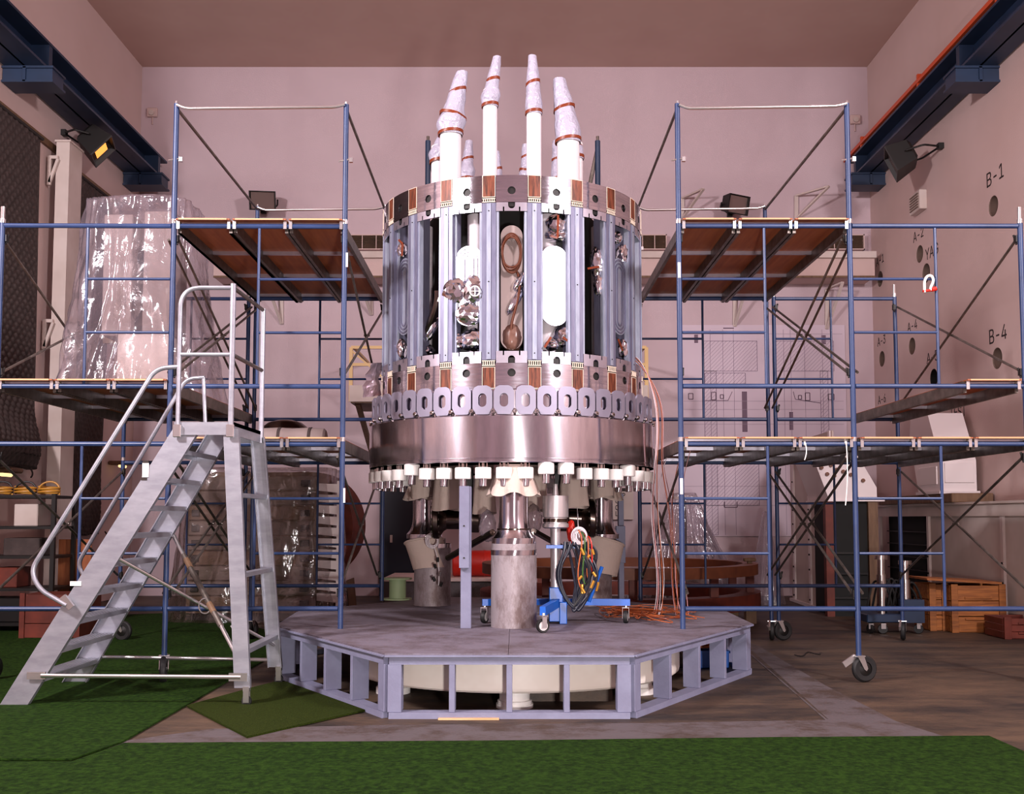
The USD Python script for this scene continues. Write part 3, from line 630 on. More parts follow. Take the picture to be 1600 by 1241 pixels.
    return t, P
TL, PL = tower('scaffold_tower', 'blue tubular scaffold with guard rails at the left of the canister', (-3.0555, 9.027), .012, 1, True)
TR, PRt = tower('scaffold_tower', 'blue tubular scaffold with guard rails at the right of the canister', (1.4516, 9.0236), 0.0, -1, False)
for x, z, lab in ((TW, 3.72, None), (TW, 1.62, None)): part(TL, 'label_sticker', MB().box(PL(x + .022, -.012, z), (.02, .014, .13)), tank_grey, 'white sticker')
for z in (3.62, 1.7): part(TR, 'label_sticker', MB().box(PRt(-.003, -.022, z), (.026, .012, .14)), tank_grey, 'white sticker')

# ------------------------------------------------------------------ planks
def make_plank(loc, rz, label, group):
    t = thing('scaffold_plank', label, 'scaffold plank', loc, group, rz=rz); w, L = .487, TD
    _base[str(t.GetPath())] = np.zeros(3)
    part(t, 'plywood_panel', MB().span((.006, -.05, .045), (w - .006, L + .05, .057)), plywood)
    part(t, 'panel_edge', MB().span((.03, -.056, .044), (w - .03, -.0502, .0585)), ply_edge, 'pale cut plywood edge')
    for x in (.0, w - .03): part(t, 'side_rail', MB().span((x, .035, -.055), (x + .03, L - .035, .05)).span((x - .0, .035, -.055), (x + .03, L - .035, -.05)), galv)
    for y in (.06, 1.05, 2.0, L - .06): part(t, 'crossbar', MB().span((.03, y - .018, .012), (w - .03, y + .018, .045)), alu_plate)
    for x in (.004, w - .032):
        for y, s in ((0, 1), (L, -1)):
            part(t, 'hook', MB().span((x, y - .027, -.03), (x + .028, y - .023, .055)).span((x, y - .027, .016), (x + .028, y + .045 * s + (0 if s > 0 else .0), .024)) if s > 0 else MB().span((x, y + .023, -.03), (x + .028, y + .027, .055)).span((x, y - .045, .016), (x + .028, y + .027, .024)), silver, 'white-looking end hook')
    return t
PW = .5
plank0 = None
def plank(P, x, z, yaw, label, group, dy=0.0):
    global plank0
    p = P(x, dy, z)
    if plank0 is None: plank0 = make_plank(p, yaw, label, group); return plank0
    return dup(plank0, p, yaw, label, group)
three = ('left-hand', 'middle', 'right-hand')
for P, yaw, side in ((PL, .012, 'left'), (PRt, 0.0, 'right')):
    for k in range(3):
        plank(P, .025 + k * PW, ZT2 - .01, yaw, f'{three[k]} plywood plank of the upper deck of the {side} scaffold', f'upper deck planks of the {side} scaffold')
        plank(P, .025 + k * PW, ZT1 - .01, yaw, f'{three[k]} plywood plank of the middle deck beside the canister on the {side} scaffold', f'middle deck planks of the {side} scaffold')
for k in range(3):
    plank(PL, -TW + .02 + k * PW, ZT2 - 1.45, .012, f'{three[k]} plywood plank under the film-draped case on the left scaffold', 'planks under the film-draped case')
    plank(PRt, TW + .045 + k * PW, ZT1 - .01, 0, f'{three[k]} plywood plank of the outer bay deck on the right scaffold', 'outer bay planks of the right scaffold')
plank(PRt, TW + .99, ZT2 - 1.45, 0, 'single plywood plank one step above the outer bay deck of the right scaffold', None)

# ------------------------------------------------------------------ slim blue frame standing behind the canister
t = thing('standing_scaffold', 'slim blue scaffold frame standing behind the canister, its two posts showing beside the white tubes', 'scaffold', (0, 13.1, 0))
xa, xb, Y = X(669, 13.35), X(933.5, 13.35), 13.0
for x, s in ((xa, 1), (xb, -1)):
    part(t, 'post', MB().tube((x, Y, 0), (x, Y, Z(229, 13.2)), .034, 12), rail_blue); part(t, 'post_pin', MB().tube((x, Y, Z(229, 13.2)), (x, Y, Z(222, 13.2)), .02, 10), galv)
    part(t, 'brace_rod', MB().tube((x, Y + .03, Z(240, 13.2)), (x + s * .55, Y + .03, 3.6), .026, 8), galv)
for z in (4.4, 2.4): part(t, 'crossbar', MB().tube((xa, Y, z), (xb, Y, z), .025, 10), blue_paint)

for u, v0, v1, Yc in ((1258, 692, 719, 9.0), (1322, 690, 790, 8.995)):
    pts = [W(u, v0, Yc), W(u + 2, (v0 + v1) / 2, Yc - .01), W(u - 1, v1, Yc)]
    tt = thing('white_string', f'{"short" if v1 < 750 else "long"} white string hanging from the middle deck of the right scaffold', 'string', pts[0]); part(tt, 'cord', MB().path(spline(pts, 20), .0055, 6), white_plastic); part(tt, 'knot', MB().tube(pts[0] + (0, 0, -.02), pts[0] + (0, .03, .02), .012, 8), white_plastic)
# ------------------------------------------------------------------ shackle on the right scaffold's rung
t = thing('shackle', 'white lifting shackle with a red pin hung over a rung of the right scaffold', 'shackle', W(1448, 452, 9.03))
c = PRt(TW + 1.524 * .5 - .085, -.01, 3.49)
c = np.array([X(1449, 9.02, 440), 9.02, ZT2 - .49])
pts = [c + np.array([dx, 0, dz]) for dx, dz in ((-.035, -.125), (-.035, -.06), (-.03, -.02), (-.005, .02), (.03, .022), (.045, -.02), (.03, -.06), (.02, -.11))]
part(t, 'bow', MB().path(spline(pts, 40) + np.array([0, -.018, 0]), .0125, 10), white_plastic); part(t, 'pin', MB().tube(c + (-.05, -.018, -.115), c + (.055, -.018, -.1), .012, 10).tube(c + (.03, -.018, -.1), c + (.07, -.018, -.09), .02, 10), red_paint, 'red screw pin')

# ================================================================== ROLLING LADDER
t = thing('rolling_ladder', 'tall aluminium rolling stair ladder with a railed top platform in front of the left scaffold', 'ladder', (-2.9, 8.4, 0))
yf0, yf1, yr0, yr1, ZP = 7.87, 7.96, 8.97, 8.80, 2.165
S = lambda z, y: np.array([-3.80 + 1.27 * z / ZP, y, z])
yf = lambda z: yf0 + (yf1 - yf0) * z / ZP
yr = lambda z: yr0 + (yr1 - yr0) * z / ZP
dirn = (S(ZP, 0) - S(0, 0)); dirn /= np.linalg.norm(dirn)
for yfun, s in ((yf, 1), (yr, -1)):
    hw = .085; prof = []
    def quad(off0, off1, y0f):  # a sheared slab cut level at floor and platform
        b = MB(); pts = []
        for z, in ((0.0,), (ZP - .01,)):
            for ox in (off0, off1):
                for dy in y0f: pts.append((S(z, 0)[0] + ox, yfun(z) + dy, z))
        return b.tm(trimesh.convex.convex_hull(np.array(pts)))
    web = quad(-.105, .105, (-.004 * 1, .004)); f1 = quad(-.105, -.096, (0, .045 * s)); f2 = quad(.096, .105, (0, .045 * s))
    for q in (f1, f2): web.add(*q.mesh())
    part(t, 'stringer', web, alu_lad)
for k in range(1, 10):
    z = ZP * k / 10; a, b = S(z, yf(z) + .006), S(z, yr(z) - .006)
    m = MB()
    q = []
    M = np.eye(4)
    m.span((a[0] - .085, a[1], z - .006), (a[0] + .085, b[1], z + .002)).span((a[0] - .09, a[1], z - .035), (a[0] - .083, b[1], z + .002)).span((a[0] + .083, a[1], z - .035), (a[0] + .09, b[1], z + .002))
    for j in range(6): m.span((a[0] - .07 + j * .028, a[1], z + .002), (a[0] - .062 + j * .028, b[1], z + .005))
    part(t, 'tread', m, alu_lad)
LX = lambda z: -2.06 - .16 * z / ZP
xp0, xp1 = S(ZP, 0)[0] - .12, LX(ZP) + .03
part(t, 'top_platform', MB().span((xp0, yf1 - .02, ZP - .03), (xp1, yr1 + .02, ZP)).span((xp0, yf1 - .025, ZP - .1), (xp1, yf1 - .017, ZP)).span((xp1 - .008, yf1 - .02, ZP - .1), (xp1, yr1 + .02, ZP)).span((xp0, yr1 + .012, ZP - .1), (xp1, yr1 + .02, ZP)), alu_lad)
def leg(yfun, s):
    b = MB(); pts = lambda o0, o1, d0, d1: trimesh.convex.convex_hull(np.array([(LX(z) + o, yfun(z) + d, z) for z in (.14, ZP - .05) for o in (o0, o1) for d in (d0, d1)]))
    return b.tm(pts(-.06, .06, -.004, .004)).tm(pts(-.06, -.053, 0, .04 * s)).tm(pts(.053, .06, 0, .04 * s))
for yfun, s in ((yf, 1), (yr, -1)):
    part(t, 'rear_leg', leg(yfun, s), alu_lad)
    h = holder(t, 'caster'); p = np.array([LX(0) + .02, yfun(0) + .02 * s, 0])
    part(h, 'wheel', MB().lathe([(0, -.014), (.036, -.014), (.04, 0), (.036, .014), (0, .014)], 20, frame(p + (0, -.0, .041), p + (0, 1, .041))), rubber)
    part(h, 'fork', MB().span(p + (-.022, -.024, .03), p + (.022, -.018, .12)).span(p + (-.022, .018, .03), p + (.022, .024, .12)).span(p + (-.024, -.026, .115), p + (.024, .026, .15)), silver)
for z in (.4, .98, 1.6): part(t, 'leg_rung', MB().bar((LX(z), yf(z), z), (LX(z), yr(z), z), .075, .035), alu_lad)
part(t, 'base_bar', MB().tube((-3.58, yf(.22) - .03, .235), (LX(.22), yf(.22) - .03, .225), .0165, 12).box((-3.62, yf(.2) - .025, .235), (.14, .012, .055)).box((LX(.22) - .02, yf(.2) - .03, .225), (.14, .014, .06)), silver)
part(t, 'base_bar', MB().tube((-3.6, yr(.22) + .02, .225), (LX(.2), yr(.22) + .02, .2), .0165, 12), silver)
part(t, 'diagonal_brace', MB().tube(S(1.14, yf(1.14) + .02) + (.06, 0, -.02), (LX(.3), yr(.3), .33), .0145, 10), silver)
a, b = S(1.3, yr(1.3) - .02) + (.1, 0, -.03), np.array([LX(.3), yf(.3) + .02, .3])
part(t, 'diagonal_brace', MB().tube(a, b, .0165, 10), silver)
m_ = MB(); d_ = b - a
m_.tube(a + d_ * .3, a + d_ * .72, .0235, 10).tube(a + d_ * .16, a + d_ * .3, .02, 10)
part(t, 'brace_sleeve', m_, galv); part(t, 'rust_band', MB().tube(a + d_ * .2, a + d_ * .27, .0245, 10).tube(a + d_ * .55, a + d_ * .62, .025, 10), tan_wood, 'rusty band'); part(t, 'brace_ring', MB().path(np.array([a + d_ * .52 + np.array([.05 * math.cos(q) - .01, -.02, .06 * math.sin(q) - .05]) for q in np.linspace(0, 2 * PI, 24)[:-1]]), .006, 6, True), silver)
# guard rails
xl, xr_ = xp0 + .03, xp1 - .02
zt_, zm_ = Z(451, 7.96), Z(555, 7.96)
yA, yB = yf1 - .03, yr1 + .0
part(t, 'guard_rail', MB().path(fillet([(xl, yA, ZP - .08), (xl, yA, zt_), (xr_, yA, zt_)], .16, 10), .0185, 12), alu_lad)
part(t, 'guard_post', MB().tube((xr_, yA, ZP - .1), (xr_, yA, zt_ + .03), .0225, 12), alu_lad); part(t, 'guard_post', MB().tube((xr_ + .02, yB, ZP - .1), (xr_ + .02, yB, zt_ + .01), .0225, 12), alu_lad)
for z in (zt_, zm_): part(t, 'side_rail', MB().tube((xr_, yA, z), (xr_ + .02, yB, z), .0165, 10), galv)
part(t, 'mid_rail', MB().tube((xl, yA, zm_), (xr_, yA, zm_), .0165, 10), alu_lad)
for pfoot in ((xl, yA), (xr_, yA)): part(t, 'post_foot', MB().box((pfoot[0], pfoot[1] - .012, ZP - .07), (.06, .03, .1), ch=.005), silver)
yH = yf1 - .03
def rail(yA_, u, pts): return [W(a, b, yA_) for a, b in pts]
part(t, 'hand_rail', MB().path(fillet([(xl, yA, Z(573, yA)), W(243, 576, yA), W(48, 892, 7.86), W(62, 922, 7.84), W(104, 946, 7.84)], .14, 10), .0185, 12), alu_lad)
part(t, 'rail_bracket', MB().bar(W(98, 932, 7.845), W(112, 950, 7.845), .05, .03, up=(0, 1, 0)), silver)
part(t, 'hand_rail', MB().path(fillet([W(320, 590, 8.82), W(291, 592, 8.82), W(122, 880, 8.93), W(130, 900, 8.93), W(157, 916, 8.93)], .12, 10), .0185, 12), alu_lad)
part(t, 'rail_post', MB().tube(W(318, 590, 8.82), W(321, 668, 8.82), .017, 10), alu_lad)
for (u, v), (w_, h_), lab in (((228, 735), (.05, .11), 'white sticker with black ends'), ((119, 912), (.085, .035), 'white maker plate')):
    p = W(u, v, yf(1.8 if v < 800 else .9)); part(t, 'sticker', MB().box(p + (0, -.008, 0), (w_, .006, h_)), white_plastic, lab)
p = W(228, 735, yf(1.8)); part(t, 'sticker_mark', MB().box(p + (0, -.0085, .068), (.045, .006, .016)).box(p + (-.01, -.0085, -.068), (.045, .006, .018)), ink)
# ================================================================== THE INSTRUMENT CANISTER
CX, CY = -.04, 10.45
RC, RB = 1.31, 1.44
can = thing('instrument_canister', 'tall round aluminium instrument canister with copper-brown panels, grey uprights and a ring of white pins', 'canister', (CX, CY, 1.7))
def at_ring(R, th, z):  # th = 0 faces the camera, positive to the right
    return np.array([CX + R * math.sin(th), CY - R * math.cos(th), z])
def face(R, th, z=0.0):  # local x along the ring, y up, z outwards
    M = np.eye(4); M[:3, 0] = (math.cos(th), math.sin(th), 0); M[:3, 1] = (0, 0, 1); M[:3, 2] = (math.sin(th), -math.cos(th), 0); M[:3, 3] = at_ring(R, th, z); return M
def bent(poly, thick, R, th0, edge=.03):
    """a plate cut in the flat (x along the ring, y = height) and rolled to radius R, its back on R"""
    cs = m3.CrossSection([np.array(poly.exterior.coords)[:-1]] + [np.array(i.coords)[:-1] for i in poly.interiors], m3.FillRule.EvenOdd)
    s = m3.Manifold.extrude(cs, thick).refine_to_length(edge)
    def warp(p):
        p = np.asarray(p); a = th0 + p[:, 0] / R; r = R + p[:, 2]
        return np.stack([CX + r * np.sin(a), CY - r * np.cos(a), p[:, 1]], -1)
    v = s.to_mesh(); return warp(v.vert_properties[:, :3]), v.tri_verts
D2 = PI / 10
hw = RC * math.radians(6.25)
circ = lambda x, y, r: Point(x, y).buffer(r, 12)
up = sbox(-hw, 4.278, hw, 4.527).difference(circ(0, 4.385, .036))
upl = sbox(-hw + .004, 4.196, hw - .004, 4.276).difference(unary_union([circ(0, 4.25, .031), sbox(-.031, 4.25, .031, 4.4), sbox(-.078, 4.19, -.066, 4.235), sbox(.066, 4.19, .078, 4.235)]))
lo = sbox(-hw, 2.58, hw, 2.808).difference(circ(0, 2.722, .036))
lol = sbox(-hw + .004, 2.81, hw - .004, 2.918).difference(unary_union([circ(0, 2.846, .031), sbox(-.031, 2.7, .031, 2.846), sbox(-.078, 2.88, -.066, 2.93), sbox(.066, 2.88, .078, 2.93)]))
cw = RC * math.radians(2.6)
def comb(z0, z1, th):
    m = MB(); M = face(RC, th, 0)
    m.box((0, z0 + .006, .008), (2 * cw, .008, .018), M).box((0, z1 - .006, .008), (2 * cw, .008, .018), M)
    for k in range(6): m.tube((M @ [-cw + cw * 2 * (k + .5) / 6, z0 + .006, .012, 1])[:3], (M @ [-cw + cw * 2 * (k + .5) / 6, z1 - .006, .012, 1])[:3], .0055, 6)
    return m
part(can, 'inner_drum', MB().lathe([(0, 2.4), (.86, 2.4), (.86, 4.42), (0, 4.42)], 48, rotz(0, (CX, CY, 0))), black_in, 'black drum added to keep the open bays dark')  # drum added so that the open bays look dark inside
part(can, 'upper_hoop', MB().lathe([(1.22, 4.24), (RC - .004, 4.24), (RC - .004, 4.515), (1.22, 4.515), (1.22, 4.24)], 80, rotz(0, (CX, CY, 0))), black_metal)
part(can, 'lower_hoop', MB().lathe([(.86, 2.57), (RC - .004, 2.57), (RC - .004, 2.86), (1.22, 2.86), (1.22, 2.62), (.86, 2.62), (.86, 2.57)], 80, rotz(0, (CX, CY, 0))), black_metal)
for k in range(20):
    th = k * D2; tb = th + D2 / 2
    part(can, 'upper_plate', bent(up, .012, RC, th), alu); part(can, 'upper_tab_plate', bent(upl, .01, RC, th), alu_plate)
    part(can, 'lower_plate', bent(lo, .012, RC, th), alu); part(can, 'lower_tab_plate', bent(lol, .01, RC, th), alu_plate)
    for z0, z1 in ((4.325, 4.529), (2.58, 2.775)):
        h = part(can, 'copper_panel', bent(sbox(-cw + .004, z0 + .004, cw - .004, z1 - .004), .013, RC, tb), copper, 'streaked copper-brown panel')
        part(h, 'edging', bent(sbox(-cw, z0, cw, z1).difference(sbox(-cw + .0055, z0 + .0055, cw - .0055, z1 - .0055)), .016, RC, tb), cream, 'pale edging')
    part(can, 'contact_comb', comb(4.276, 4.318, tb), cream, 'row of six pale contacts'); part(can, 'contact_comb', comb(2.782, 2.836, tb), cream, 'row of six pale contacts')
    M = face(RC, tb, 0)
    ub = part(can, 'upright_beam', MB().span((-.063, 2.84, -.006), (.063, 4.275, .006), M=M).span((-.063, 2.84, -.15), (-.055, 4.275, -.006), M=M).span((.055, 2.84, -.15), (.063, 4.275, -.006), M=M), beam_grey)
    part(ub, 'raised_strip', MB().span((-.02, 2.845, .006), (.02, 4.27, .014), M=M), beam_pale, 'paler raised centre strip')
    m = MB()
    for z in (2.9, 3.55, 4.2): m.tube((M @ [0, z, .014, 1])[:3], (M @ [0, z, .018, 1])[:3], .006, 8)
    part(ub, 'screw_heads', m, black_metal, kind='stuff')
    part(can, 'slotted_side_strip', MB().span((-.088, 2.86, -.05), (-.063, 4.25, -.006), M=M).span((.063, 2.86, -.05), (.088, 4.25, -.006), M=M) if k % 2 else MB().span((-.088, 2.86, -.05), (-.063, 4.25, -.006), M=M).span((.063, 2.86, -.05), (.083, 4.25, -.03), M=M), beam_pale)
# oblong cover plates in every other bay
def stadium(w, z0, z1): r = w / 2; return unary_union([circ(0, z0 + r, r), circ(0, z1 - r, r), sbox(-r, z0 + r, r, z1 - r)])
for k in range(10):
    th = (2 * k + 1) * D2
    vis = math.cos(th) > .2
    big = stadium(.262, 3.165, 3.905)
    c_ = part(can, 'oblong_cover', bent(big, .012, RC - .05, th), alu_plate if abs(th) < .6 or th > 5.7 else beam_pale, 'bright oblong cover' if th < .6 else 'oblong cover')
    if not th < .6:
        for w_, q in ((.235, 0), (.17, 1), (.1, 2)):
            part(c_, 'fluted_rib', bent(stadium(w_, 3.905 - .74 + (.262 - w_) / 2, 3.905 - (.262 - w_) / 2).difference(stadium(w_ - .03, 3.905 - .74 + (.292 - w_) / 2, 3.905 - (.292 - w_) / 2)), .02, RC - .05, th), beam_grey if not 5.7 < th < 6 else alu_plate)
    part(can, 'backing_tube', MB().tube(at_ring(1.06, th, 2.88), at_ring(1.06, th, 4.24), .088, 24), white_tube, 'white tube behind the cover')
# crumpled foil bundles, tape and cable coils in the bays
def crumple(c, d, seed, sub=2, amp=.28, rot=0.0):
    t = trimesh.creation.icosphere(subdivisions=sub); v = t.vertices.copy()
    n1 = meshkit.noise(v * 2.6 + seed * 7.1, seed); n2 = meshkit.noise(v * 6.5 + seed * 3.3, seed + 5); n3 = meshkit.noise(v * 9 + seed, seed + 9)
    rid = np.abs(n1 - .5) * 1.4 + np.abs(n2 - .5) * .9 + np.abs(n3 - .5) * .5
    v = v * (1 + amp * (rid - .45))[:, None] * (np.asarray(d, float) / 2)
    if rot: R = np.array([[math.cos(rot), 0, math.sin(rot)], [0, 1, 0], [-math.sin(rot), 0, math.cos(rot)]]); v = v @ R.T
    return MB().add(v + np.asarray(c, float), t.faces)
def pth(u): # ring angle of a column of the photograph near the front of the canister
    return math.asin(max(-1, min(1, (u - 800) / 205)))
def spot(u, v, R):
    th = pth(u); y = CY - R * math.cos(th); return W(u, v, y)
foils = [(872, 352, .22, .15, .22, 1.2, 1), (872, 368, .25, .1, .12, 1.2, 2), (880, 525, .2, .14, .2, 1.2, 3), (862, 540, .13, .12, .1, 1.23, 4), (713, 455, .19, .16, .2, 1.27, 5), (740, 452, .16, .14, .2, 1.28, 6), (735, 490, .2, .1, .17, 1.28, 7), (716, 534, .13, .12, .12, 1.22, 8), (742, 532, .2, .16, .17, 1.18, 9),
         (932, 410, .13, .12, .3, 1.22, 10), (935, 445, .1, .1, .22, 1.25, 11), (806, 470, .08, .1, .3, 1.2, 12), (812, 440, .08, .08, .2, 1.22, 13), (668, 548, .15, .12, .12, 1.1, 14), (676, 515, .09, .1, .26, 1.12, 15), (628, 392, .1, .1, .16, 1.2, 16), (628, 545, .1, .1, .2, 1.22, 17), (972, 398, .12, .12, .2, 1.2, 18), (974, 545, .1, .1, .2, 1.22, 19), (965, 372, .1, .1, .12, 1.18, 20)]
for u, v, a, b, c, R, sd in foils:
    if sd in (5, 6, 7, 8, 9): a, c = a * 1.35, c * 1.3
    part(can, 'foil_bundle', crumple(spot(u, v, R), (a, b, c), sd, rot=(.5 if sd in (12, 13, 15) else 0)), foil, 'crumpled silver foil', smooth=False)
part(can, 'resin_lump', crumple(spot(800, 528, 1.15), (.2, .16, .27), 31, sub=3, amp=.12), pbr('brown_resin', (120, 86, 74), .3, col2=(92, 60, 48), ns=6), 'brown translucent lump', smooth=True)
part(can, 'grey_pink_pod', MB().poly(stadium(.2, 2.95, 4.1), .05, face(1.14, 0, 0)), pbr('grey_pink_panel', (160, 142, 138), .45), 'pinkish grey oblong panel behind the cable coil')
for q in range(7):
    r_ = .115 - .006 * (q % 3); zc = Z(397, 9.25); M = face(1.235 + .006 * q, 0, 0)
    ring = [(M @ [r_ * .78 * math.cos(a) + .003 * math.sin(q * 2.1), zc + .185 * math.sin(a) * (1 - .04 * q) - .01 * (q % 2), .01 * math.sin(3 * a + q), 1])[:3] for a in np.linspace(0, 2 * PI, 44)[:-1]]
    part(can, 'cable_coil', MB().path(ring, .008, 6, True), cable_cu, 'copper-brown coiled cable')
part(can, 'cable_tail', MB().path(spline([spot(808, 425, 1.22), spot(812, 450, 1.24), spot(806, 480, 1.24), spot(799, 510, 1.22), spot(801, 530, 1.2)], 24), .012, 6), cable_cu)
def strip(pts, w, m, lab):
    b = MB()
    for p, q in zip(pts, pts[1:]): b.bar(p, q, w, .006, up=(0, -1, 0))
    part(can, 'tape_strip', b, m, lab)
strip([spot(872, 336, 1.335), spot(872, 352, 1.33), spot(871, 372, 1.33), spot(861, 369, 1.335)], .02, tape, 'orange tape')
strip([spot(851, 543, 1.32), spot(861, 527, 1.32)], .022, tape, 'orange tape'); strip([spot(880, 527, 1.31), spot(893, 538, 1.31)], .02, tape, 'orange tape')
strip([spot(918, 420, 1.325), spot(928, 418, 1.325), spot(936, 417, 1.325)], .02, tape, 'orange tape'); strip([spot(936, 417, 1.325), spot(949, 415, 1.325)], .026, white_plastic, 'white tape'); strip([spot(936, 422, 1.325), spot(949, 421, 1.325)], .02, white_plastic, 'white tape')
strip([spot(622, 374, 1.29), spot(629, 381, 1.29), spot(628, 400, 1.29)], .02, tape, 'orange tape'); strip([spot(975, 385, 1.29), spot(981, 405, 1.29)], .018, tape, 'orange tape'); strip([spot(966, 530, 1.29), spot(973, 548, 1.29)], .018, tape, 'orange tape')
strip([spot(670, 505, 1.2), spot(679, 482, 1.2)], .022, tape, 'orange tape'); strip([spot(684, 468, 1.33), spot(697, 470, 1.33)], .04, white_plastic, 'white tape'); strip([spot(697, 470, 1.335), spot(703, 472, 1.335)], .05, tape, 'orange tape')
part(can, 'bent_duct', MB().path(spline([spot(684, 455, 1.2), spot(679, 488, 1.18), spot(669, 515, 1.15), spot(664, 545, 1.1)], 20), .035, 10), dark_steel, 'bent shiny duct in the dark bay')
ring = [spot(742, 455, 1.36) + np.array([.045 * math.cos(a), 0, .045 * math.sin(a)]) for a in np.linspace(0, 2 * PI, 25)[:-1]]
part(can, 'hand_wheel', MB().path(ring, .007, 6, True).bar(ring[0], ring[12], .012, .006).bar(ring[6], ring[18], .012, .006), white_plastic, 'small clear ring with spokes')
# base ring with lugs, band and pins: 46 equal divisions
part(can, 'neck_ring', MB().lathe([(RC - .02, 2.3), (1.385, 2.3), (1.385, 2.56), (RC + .012, 2.58), (RC - .02, 2.58), (RC - .02, 2.3)], 92, rotz(0, (CX, CY, 0))), alu_band)
part(can, 'band', MB().lathe([(1.0, 2.3), (1.0, 2.328), (RB - .006, 2.328), (RB, 2.322), (RB, 1.952), (RB - .004, 1.949), (RB - .004, 1.944), (RB, 1.941), (RB, 1.918), (RB - .006, 1.912), (1.0, 1.912), (1.0, 1.93), (1.39, 1.93), (1.39, 2.3), (1.0, 2.3)], 160, rotz(0, (CX, CY, 0))), alu_band, 'plain rolled aluminium band')
part(can, 'base_plate', MB().lathe([(0, 1.913), (1.0, 1.913), (1.0, 1.93), (0, 1.93)], 64, rotz(0, (CX, CY, 0))), dark_steel)
lw = .083
outline = Polygon([(-lw, 2.40), (-lw + .03, 2.345), (lw - .03, 2.345), (lw, 2.40), (lw, 2.54), (lw - .015, 2.575), (lw - .045, 2.59), (-lw + .045, 2.59), (-lw + .015, 2.575), (-lw, 2.54)]).buffer(.006, 3).difference(stadium(.074, 2.405, 2.525))
pitch = 2 * PI / 46
hp = {k % 46 for k in (1, 2, -6, 6, -12)}
for k in range(46):
    th = math.radians(5.1) + k * pitch; tb = th + pitch / 2
    part(can, 'lug', bent(outline, .016, 1.402, th), alu_lug)
    a = at_ring(1.405, tb, 2.366); o = at_ring(1.45, tb, 2.366); M = face(1.41, tb, 2.366)
    part(can, 'eye_bolt', MB().lathe([(.008, 0), (.017, 0), (.02, .006), (.02, .03), (.015, .036), (.008, .036), (.008, 0)], 12, M).tube(at_ring(1.40, tb, 2.325), at_ring(1.425, tb, 2.36), .009, 8), steel)
    dz = .042 if k in hp else 0.0; T = rotz(0, at_ring(1.372, th, 0))
    pin = part(can, 'pin', MB().lathe([(0, 1.768 + dz), (.068, 1.768 + dz), (.073, 1.774 + dz), (.073, 1.865 + dz), (.068, 1.871 + dz), (0, 1.871 + dz)], 22, T), white_plastic, 'white ceramic pin')
    part(pin, 'tail', MB().lathe([(0, 1.703 + dz * .6), (.034, 1.703 + dz * .6), (.036, 1.707 + dz * .6), (.036, 1.768 + dz), (0, 1.768 + dz)], 16, T), alu_band, 'bright steel tail')
    st = MB()
    for s in (-.035, 0, .035): st.tube((face(1.372, th, 0) @ [s, 1.865 + dz, 0, 1])[:3], (face(1.372, th, 0) @ [s, 1.935, 0, 1])[:3], .008 if s else .016, 8)
    part(pin, 'stud', st, steel, kind=None)
# white tubes standing in the top, wrapped in film with orange tape
ntube = [0]
def wrapped_tube(th, R, r, ztop, lean, taper, label):
    t = thing('wrapped_tube', label, 'tube', at_ring(R, th, 4.3), 'white tubes standing in the canister'); p = at_ring(R, th, 0); zs = ztop - taper
    part(t, 'tube', MB().tube((p[0], p[1], 4.3), (p[0], p[1], zs + .1), r, 22), white_tube)
    ntube[0] += 1; sd = ntube[0]; n, m = 28, 26; v, f = [], []
    for j in range(m + 1):
        s_ = j / m; z = zs - .06 + (taper + .06) * s_; c = p[:2] + np.array([lean * max(0, s_ - .1) ** 1.2 * r * 2.2, 0])
        rad = r * (1.12 + .22 * math.exp(-((s_ - .22) / .12) ** 2) * (sd % 2 + .4)) * (1 - .5 * s_ ** 1.6)
        for k in range(n):
            a = 2 * PI * k / n; w = 1 + .16 * (meshkit.noise(np.array([math.cos(a) * 2.4 + sd * 5, math.sin(a) * 2.4, s_ * 7]), sd) - .5) * (1 if s_ > .05 else 0)
            v.append((c[0] + rad * w * math.cos(a), c[1] + rad * w * math.sin(a), z))
        if j:
            for k in range(n): q = (k + 1) % n; f += [((j - 1) * n + k, (j - 1) * n + q, j * n + q), ((j - 1) * n + k, j * n + q, j * n + k)]
    v.append((*(p[:2] + np.array([lean * r * 2.0, 0])), ztop + .012)); top = len(v) - 1
    for k in range(n): f.append((m * n + k, m * n + (k + 1) % n, top))
    part(t, 'film_wrap', MB().add(v, f), wrap_film, 'milky film wrapped over the tip')
    for q, (s_, tilt) in enumerate(((.06, .12), (.56, .3)) if sd % 3 else ((.06, .1), (.32, -.25), (.7, .35))):
        j = int(s_ * m); ringp = []
        for k in range(n):
            x, y, z = v[j * n + k]; c = np.array(v[j * n:(j + 1) * n]).mean(0); ringp.append((c[0] + (x - c[0]) * 1.05, c[1] + (y - c[1]) * 1.05, z + tilt * (x - c[0])))
        b = MB(); rp = np.array(ringp); hgt = .014
        vv = np.vstack([rp + (0, 0, -hgt), rp + (0, 0, hgt), (rp - rp.mean(0)) * .93 + rp.mean(0) + (0, 0, -hgt), (rp - rp.mean(0)) * .93 + rp.mean(0) + (0, 0, hgt)]); ff = []
        for k in range(n):
            q2 = (k + 1) % n
            for (A, B) in ((0, 1), (3, 2), (1, 3), (2, 0)): ff += [(A * n + k, A * n + q2, B * n + q2), (A * n + k, B * n + q2, B * n + k)]
        part(t, 'tape_band', b.add(vv, ff), tape, 'orange tape band')
    return t
wrap_film = pbr('milky_film', (172, 169, 188), .28, bump=(22, .02), coat_weight=.3)
dg = math.radians
wrapped_tube(dg(-9.6), 1.2, .066, 5.69, .5, .42, 'tall white tube left of centre with a leaning film-wrapped tip')
wrapped_tube(dg(9.8), 1.2, .068, 5.70, -.1, .5, 'tall white tube right of centre with a straight film-wrapped tip')
wrapped_tube(dg(-28.5), 1.2, .1, 5.6, .55, .55, 'thick white tube at the front left with a slanting wrapped tip')
